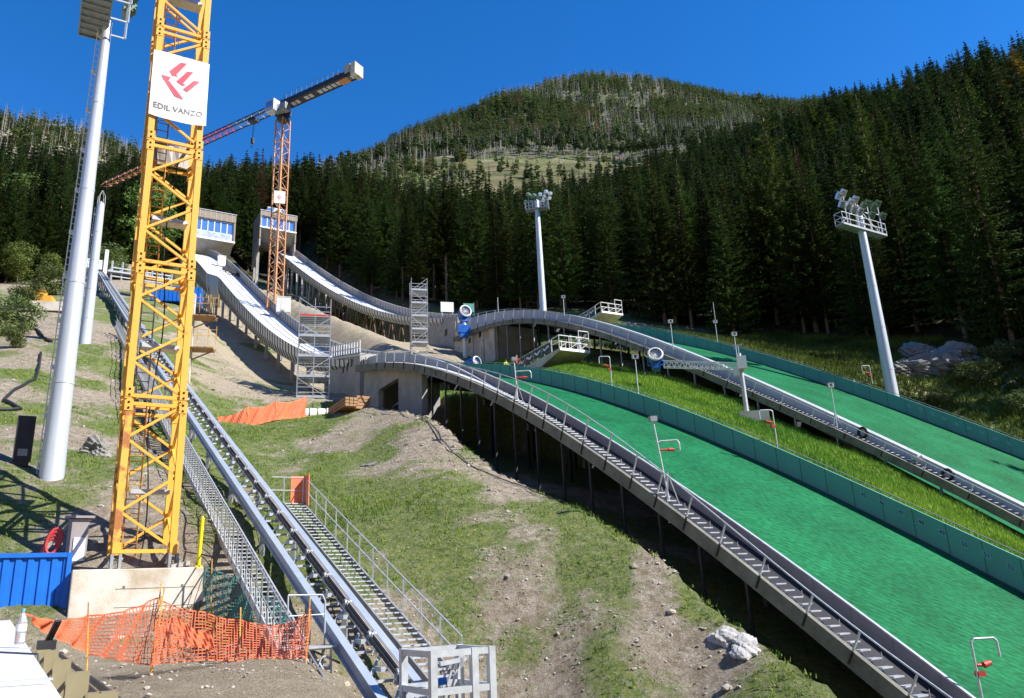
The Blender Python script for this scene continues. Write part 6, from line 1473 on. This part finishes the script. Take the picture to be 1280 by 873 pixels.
for i, (u, vb, vt, d, lab, wd) in enumerate([(16, 448, 412, 66, 'greyish shrub with upright leaves at the left edge', 1.), (22, 418, 372, 78, 'large dense shrub above the greyish one at the left edge', 1.3), (-8, 425, 372, 74, 'shrub cut by the left edge beside the large dense one', 1.5), (36, 360, 322, 100, 'tall dark shrub left of the small excavator', 1.3),
        (64, 352, 308, 118, 'shrub beside the ladder of the big mast', 1.4), (138, 338, 300, 165, 'shrub behind the top of the lift track', 1.6), (600, 392, 362, 124, 'bright shrub behind the farther crest left of the central mast', 1.6), (455, 372, 332, 150, 'light green shrub under the spruces beside the farther ramp', 1.8),
        (428, 348, 318, 165, 'pale shrub beside the upper half of the farther ramp', 1.6), (560, 384, 352, 128, 'dark shrub behind the notice boards', 1.8), (1232, 520, 470, 82, 'big leafy shrub on the rocky bank at the right edge', 1.9), (1262, 500, 448, 86, 'shrub on the bank touching the right picture edge', 1.7),
        (1208, 478, 446, 88, 'low shrub above the pale rocks on the right bank', 1.7), (1185, 540, 505, 78, 'low leafy shrub behind the teal boards right of the mast', 1.6), (1280, 548, 505, 76, 'shrub low on the bank in the right corner', 1.6), (1150, 452, 425, 93, 'shrub at the forest edge above the rocks', 1.9),
        (1300, 470, 415, 88, 'dark shrub at the far right forest edge', 1.8), (940, 250, 226, 160, 'young tree inside the right forest', 1.)]):
    tree_at(u, vb, vt, d, 'leafy_shrub', lab, bushm[i % 3], 2.4, trb, 'shrub', wid=wd)

# the rest of the forest as one mass
def scatter(name, tmpl, pts, scl, label, tint, mats, seed=1, wvar=.2):
    r = np.random.default_rng(seed); n = len(pts); k = r.integers(0, len(tmpl), n) if np.isscalar(label) or label is None else label
    Vs = []; Fs = []; Ms = []; Ts = []; off = 0
    for q in range(len(tmpl)):
        I = np.where(k == q)[0]
        if not len(I): continue
        V, F_, mi = tmpl[q]; a = r.random(len(I))*6.283; c, s = np.cos(a), np.sin(a); sc = scl[I]; wx = sc*(1+wvar*r.normal(size=len(I)))
        x = (V[None, :, 0]*c[:, None]-V[None, :, 1]*s[:, None])*wx[:, None]+pts[I, 0][:, None]; y = (V[None, :, 0]*s[:, None]+V[None, :, 1]*c[:, None])*wx[:, None]+pts[I, 1][:, None]
        z = V[None, :, 2]*sc[:, None]+pts[I, 2][:, None]; Vs.append(np.stack([x, y, z], -1).reshape(-1, 3)); nv = len(V)
        Fs.append((F_[None]+(np.arange(len(I))*nv)[:, None, None]+off).reshape(-1, 3)); Ms.append(np.tile(mi, len(I))); off += nv*len(I)
        Ts.append(np.repeat(tint[I], nv, 0))
    T_ = np.concatenate(Ts); T_ = np.c_[T_, np.ones(len(T_))]
    me = npmesh(name, np.concatenate(Vs), np.concatenate(Fs), mats, np.concatenate(Ms), {'tint': ('POINT', T_)}); o = bpy.data.objects.new(name, me); COL.objects.link(o); return o
def tmpl(vf, vt=None):
    V, F_ = vf; mi = np.zeros(len(F_), int)
    if vt is not None: V2, F2 = vt; F_ = np.r_[F_, F2+len(V)]; mi = np.r_[mi, np.ones(len(F2), int)]; V = np.r_[V, V2]
    return V, F_, mi
tm = [tmpl(conifer(26, 4.0, 27, 8, 3, s_, rt_, .42, .3, 1.15), trunk_vf(26, .2, 4)) for s_ in (.08, .15, .3, .2)]
P3 = np.stack([gx[rest], gy[rest], gz_[rest]], 1); r = np.random.default_rng(3); n = len(P3)
tint = (.75+.6*r.random(n))[:, None]*np.array([1, 1, 1.]) ; lr = r.random(n) < .12; tint[lr] *= np.array([1.7, 1.5, 1.0]); dr_ = r.random(n) < .02; tint[dr_] *= np.array([2.6, 1.2, 1.2])
hh = (17+13*r.random(n))/26*np.where(az_[rest] < -24, .95, 1.)
o = scatter('forest', tm, P3, hh, None, tint, [M['forest'], M['bark']], 5); o['kind'] = 'stuff'; o['label'] = 'deep mass of spruce forest behind the first rows of trees'; o['category'] = 'forest'
# far mountain forest
def ringpts(a0, a1, d0, d1, step, seed):
    r = np.random.default_rng(seed); A_ = []; d = d0
    while d < d1:
        n = int(math.radians(a1-a0)*d/step); a = np.radians(a0+(a1-a0)*(np.arange(n)+r.random(n))/n); dd_ = d+r.uniform(-.5, .5, n)*step; A_.append(np.stack([np.sin(a)*dd_, np.cos(a)*dd_], 1)); d += step
    return np.concatenate(A_)
far = ringpts(-42, 40, 300, 1130, 6.4, 9); dF = np.hypot(far[:, 0], far[:, 1]); aF = np.degrees(np.arctan2(far[:, 0], far[:, 1])); nF = vnoise(far[:, 0], far[:, 1], 70, 41); nG = vnoise(far[:, 0], far[:, 1], 26, 42)
mead_lo = np.interp(aF, [-40, -20, -14, -8, 5, 12, 16, 25, 40], [0, 0, 290, 290, 330, 330, 330, 300, 300]); mead_hi = np.interp(aF, [-40, -20, -14, -9, 5, 10, 14, 25, 40], [0, 0, 500, 560, 585, 575, 540, 300, 300])
inm = (dF > mead_lo) & (dF < mead_hi+nG*30)
kp = ~inm | (r.random(len(far)) < np.where(aF < -3, .28, .06)*(1+6*np.maximum(nG, 0)))
kp &= ~((nF > .26) & (dF > 640) & (r.random(len(far)) < .45))
far = far[kp]; dF, aF, nF, nG, inm, mead_hi = dF[kp], aF[kp], nF[kp], nG[kp], inm[kp], mead_hi[kp]; n = len(far); r = np.random.default_rng(12); zF = H(far[:, 0], far[:, 1])
tf = [tmpl(conifer(20, 2.9, 9, 5, 1, .1, rt_, .3, .3, 1.3)), tmpl(conifer(20, 3.3, 9, 5, 1, .15, rt_, .2, .4, 1.4)), (lambda q: (q[0], q[1], np.ones(len(q[1]), int)))(dead_vf(19, 1.9, 16, rt_)), tmpl(conifer(20, 2.6, 8, 5, 1, .55, rt_, .2, .35, 1.5), trunk_vf(20, .26, 4))]
band = (dF > mead_hi-10) & (dF < mead_hi+75) & (aF > -14) & (aF < 20)
deadz = ((nF < -.05) | (aF > 10) & (dF < 760) | (aF < -26)) & (r.random(n) < np.where(aF < -26, .6, .7))
kind = np.where(r.random(n) < .35, 1, 0); kind = np.where(band, 3, kind); kind = np.where(deadz & ~band, 2, kind); kind = np.where(band & (r.random(n) < .45), 2, kind)
tint = (.8+.6*r.random(n))[:, None]*np.ones(3)[None]; tint[kind == 1] *= np.array([1.35, 1.25, 1.0]); tint[(nG < -.2) & (kind == 0)] *= np.array([1.9, 1.25, 1.5])
o = scatter('mountain_forest', tf, np.c_[far, zF], (.75+.5*r.random(n))*np.where(inm, .7, 1)*np.where(aF < -22, .8, 1), kind, tint, [M['farforest'], M['barkgrey']], 6)
o['kind'] = 'stuff'; o['label'] = 'distant mixed green and grey forest covering the mountain'; o['category'] = 'forest'; print('far trees', n)
# brushwood on the slope left of the meadow
bp_ = ringpts(-24, -3, 285, 480, 7.5, 15); r = np.random.default_rng(4); bp_ = bp_[r.random(len(bp_)) < .5]; tb = [tmpl(blob_tree(5, 2.6, rt_, 150, .1, .55, 6)) for _ in range(3)]
tint = (.9+.9*r.random(len(bp_)))[:, None]*np.array([1.7, 1.5, 1.3]); o = scatter('brushwood', tb, np.c_[bp_, H(bp_[:, 0], bp_[:, 1])], .6+.9*r.random(len(bp_)), None, tint, [M['farforest']], 8); o['kind'] = 'stuff'; o['label'] = 'pale scattered brushwood on the clearing left of the meadow'; o['category'] = 'brushwood'
lb = ringpts(-44, -25, 165, 330, 6.5, 16); r = np.random.default_rng(5); dl = np.hypot(lb[:, 0], lb[:, 1]); lb = lb[(r.random(len(lb)) < .45)]; tint = (.9+.7*r.random(len(lb)))[:, None]*np.array([1.7, 1.5, 1.])
o = scatter('undergrowth', [tmpl(blob_tree(4.5, 2.6, rt_, 420, .05, .26, 7)) for _ in range(3)], np.c_[lb, H(lb[:, 0], lb[:, 1])], .4+.6*r.random(len(lb)), None, tint, [M['forest']], 9); o['kind'] = 'stuff'; o['label'] = 'light green undergrowth between the trees of the left slope'; o['category'] = 'undergrowth'

# ------------------------------------------------------------------ grass tufts and stones
def gval(x, y):
    o = AC[0]*x+AC[1]*y; s = AS[0]*x+AS[1]*y; g_ = .66+.68*vnoise(x, y, 6, 11)+.68*vnoise(x, y, 2.3, 12)+.47*vnoise(x, y, 1.0, 13); g_ -= .28*ss(10, 16.0, o)*(o < 18.5)*(s < 47)+.22*(o < 3); g_ -= .9*(o < 6)*(s < 24)
    D_ = np.hypot(x, y); A_ = np.degrees(np.arctan2(x, y)); g_ -= ss(62, 74, D_)*ss(-24.5, -22, A_)*(o < 41)*(o > 4)*.45; g_ -= np.exp(-((o-16.5)**2/12+(s-48)**2/30))*.5
    return g_
def tufts(name, label, x, y, hgt, nb, seed, tintf, wd=.03):
    r = np.random.default_rng(seed); z = H(x, y); n = len(x); a = r.random((n, nb))*6.283; L = hgt[:, None]*(.6+.7*r.random((n, nb))); ln = L*(.2+.5*r.random((n, nb)))
    bx = x[:, None]+r.normal(size=(n, nb))*.07; by = y[:, None]+r.normal(size=(n, nb))*.07; bz = z[:, None]-.02+0*bx; px, py = -np.sin(a)*wd, np.cos(a)*wd
    V = np.stack([np.stack([bx+px, by+py, bz], -1), np.stack([bx-px, by-py, bz], -1), np.stack([bx+np.cos(a)*ln, by+np.sin(a)*ln, bz+L], -1)], 2).reshape(-1, 3)
    T_ = np.repeat(np.repeat(tintf, nb, 0)*(.8+.4*r.random((n*nb, 1))), 3, 0); me = npmesh(name, V, np.arange(len(V)).reshape(-1, 3), [M['blade']], None, {'tint': ('POINT', np.c_[T_, np.ones(len(T_))])})
    o = bpy.data.objects.new(name, me); COL.objects.link(o); o['kind'] = 'stuff'; o['label'] = label; o['category'] = 'grass'
r = np.random.default_rng(77)
ob, sb_ = r.uniform(29, 41.2, 60000), 5+75*r.random(60000)**1.0; m_ = ob > A_R(sb_)+.35; ob, sb_ = ob[m_], sb_[m_]; x = AC[0]*ob+AS[0]*sb_; y = AC[1]*ob+AS[1]*sb_; q = vnoise(x, y, 3, 51); 
t_ = np.stack([1.25+1.1*q, 1.3+.6*q, .9+.4*q], 1); tufts('long_grass', 'lush long bright grass strip between the two green hills', x, y, .17+.12*r.random(len(x))+.2*np.maximum(q, 0), 4, 1, t_, .028)
x = r.uniform(-34, 22, 420000); y = r.uniform(9, 82, 420000); o_ = AC[0]*x+AC[1]*y; s_ = AS[0]*x+AS[1]*y; az1 = np.degrees(np.arctan2(x, y)); g_ = gval(x, y)+vnoise(x, y, .9, 52)*.6+vnoise(x, y, .35, 58)*.5
m_ = (o_ < 18.6) & (az1 > -36) & (az1 < 30) & (r.random(len(x)) < np.clip((g_-.36)*1.6, 0, 1)*.55) & (s_ > 12) & (np.hypot(x, y) < 80); x, y, g_ = x[m_], y[m_], g_[m_]; q = vnoise(x, y, 2.2, 53)
dr_ = r.random(len(x)) < .10; t_ = np.stack([1.05+.8*q, .95+.5*q, .8+.4*q], 1); t_[dr_] *= np.array([1.5, 1.1, 1.5]); print('tufts', len(x)); tufts('patchy_grass', 'patchy short grass on the dirt slope around the lift track', x, y, .05+.08*r.random(len(x))+.12*np.maximum(g_-.75, 0), 3, 2, t_, .020)
oo = r.uniform(54, 84, 30000); sb_ = r.uniform(10, 78, 30000); m_ = oo > B_R(sb_)+.5; oo, sb_ = oo[m_], sb_[m_]; x = AC[0]*oo+AS[0]*sb_; y = AC[1]*oo+AS[1]*sb_; q = vnoise(x, y, 4, 54); t_ = np.stack([.62+.5*q]*3, 1)*np.array([1.0, .8, .8]); tufts('bank_vegetation', 'low weeds and grass on the rocky bank beyond the right board wall', x, y, .3+.4*r.random(len(x)), 4, 3, t_, .06)
# loose stones
bm = bmesh.new(); bmesh.ops.create_icosphere(bm, subdivisions=1, radius=1.); SV = np.array([v.co[:] for v in bm.verts]); SF = np.array([[v.index for v in f.verts] for f in bm.faces]); bm.free()
st_t = []
for k in range(5): W2 = SV*(1+.28*rt_.normal(size=(len(SV), 1)))*np.array([1, .75, .55]); st_t.append((W2, SF, np.zeros(len(SF), int)))
x = r.uniform(-34, 22, 160000); y = r.uniform(8, 80, 160000); o_ = AC[0]*x+AC[1]*y; s_ = AS[0]*x+AS[1]*y; g_ = gval(x, y); az1 = np.degrees(np.arctan2(x, y)); m_ = (o_ < 18.8) & (az1 > -36) & (az1 < 30) & (g_ < .48+.1*r.random(len(x))) & (r.random(len(x)) < .25+.3*(o_ > 9)); x, y = x[m_], y[m_]
o = scatter('loose_stones', st_t, np.c_[x, y, H(x, y)+.0], .020+.05*r.random(len(x))**3+.10*(r.random(len(x)) > .985), None, np.ones((len(x), 3)), [M['rock']], 10); o['kind'] = 'stuff'; o['label'] = 'loose pale stones and gravel strewn over the dirt slope'; o['category'] = 'stones'; print('stones', len(x))
M['outcrop'] = mat('outcrop_rock', (.27, .26, .24), .95, 0, .5, 1.2, .9, 5)
def boulder(label, u, v, d, sz, seed, m_=None):
    p = at(u, v, d); z = G(p[0], p[1]); r = np.random.default_rng(seed); bm = bmesh.new(); bmesh.ops.create_icosphere(bm, subdivisions=5 if sz[0] > 1 else 4, radius=1.)
    for v_ in bm.verts:
        c = np.array(v_.co); k = 1+.22*math.sin(c[0]*3+seed)+.18*math.sin(c[1]*4+seed*2)+.14*math.sin(c[2]*5+seed*3)+.10*math.sin(c[0]*9+c[1]*8+seed)+.06*math.sin(c[0]*17+c[2]*21)+.05*math.sin(c[1]*27+c[2]*19+seed)+.03*math.sin(c[0]*43+c[1]*37+c[2]*40); v_.co = Vector(c*k*np.array(sz))
    me = bpy.data.meshes.new('boulder'); bm.to_mesh(me); bm.free(); me.materials.append(m_ or M['outcrop']); o = bpy.data.objects.new('boulder', me); COL.objects.link(o); o.location = (p[0], p[1], z+sz[2]*.1); nv = Vector((G(p[0]-.6, p[1])-G(p[0]+.6, p[1]), G(p[0], p[1]-.6)-G(p[0], p[1]+.6), 1.2)); o.rotation_euler = nv.to_track_quat('Z', 'Y').to_euler(); o['label'] = label; o['category'] = 'rock'
pr = mat('pale_limestone', (.50, .48, .45), .9, 0, .25, 3, .5, 8)
boulder('pale half-buried rock at the lower right of the dirt slope, left of the pair', 908, 823, 24.5, (.46, .34, .11), 1, pr); boulder('pale half-buried rock at the lower right of the dirt slope, right of the pair', 934, 830, 24., (.42, .36, .12), 2, pr)
boulder('grey boulder behind the yellow crane near its left leg', 128, 530, 38, (.6, .5, .5), 3)
for i, (u, v, d, s) in enumerate([(1138, 486, 84, (2.2, 1.6, 1.2)), (1165, 482, 86, (2.6, 1.6, 1.5)), (1195, 480, 88, (2.4, 1.6, 1.4)), (1152, 466, 90, (2.2, 1.6, 1.3))]):
    boulder(['lowest pale rock of the outcrop next to the right mast', 'largest grey rock of the outcrop right of the mast', 'rightmost rock of the outcrop under the shrubs', 'uppermost rock of the outcrop below the forest'][i], u, v, d, s, 5+i)
boulder('small pale stone in the grass strip beside the teal boards', 1035, 584, 38, (.5, .35, .2), 11, pr); boulder('flat stone above the gravel mound slope', 460, 590, 40, (.45, .25, .12), 12)
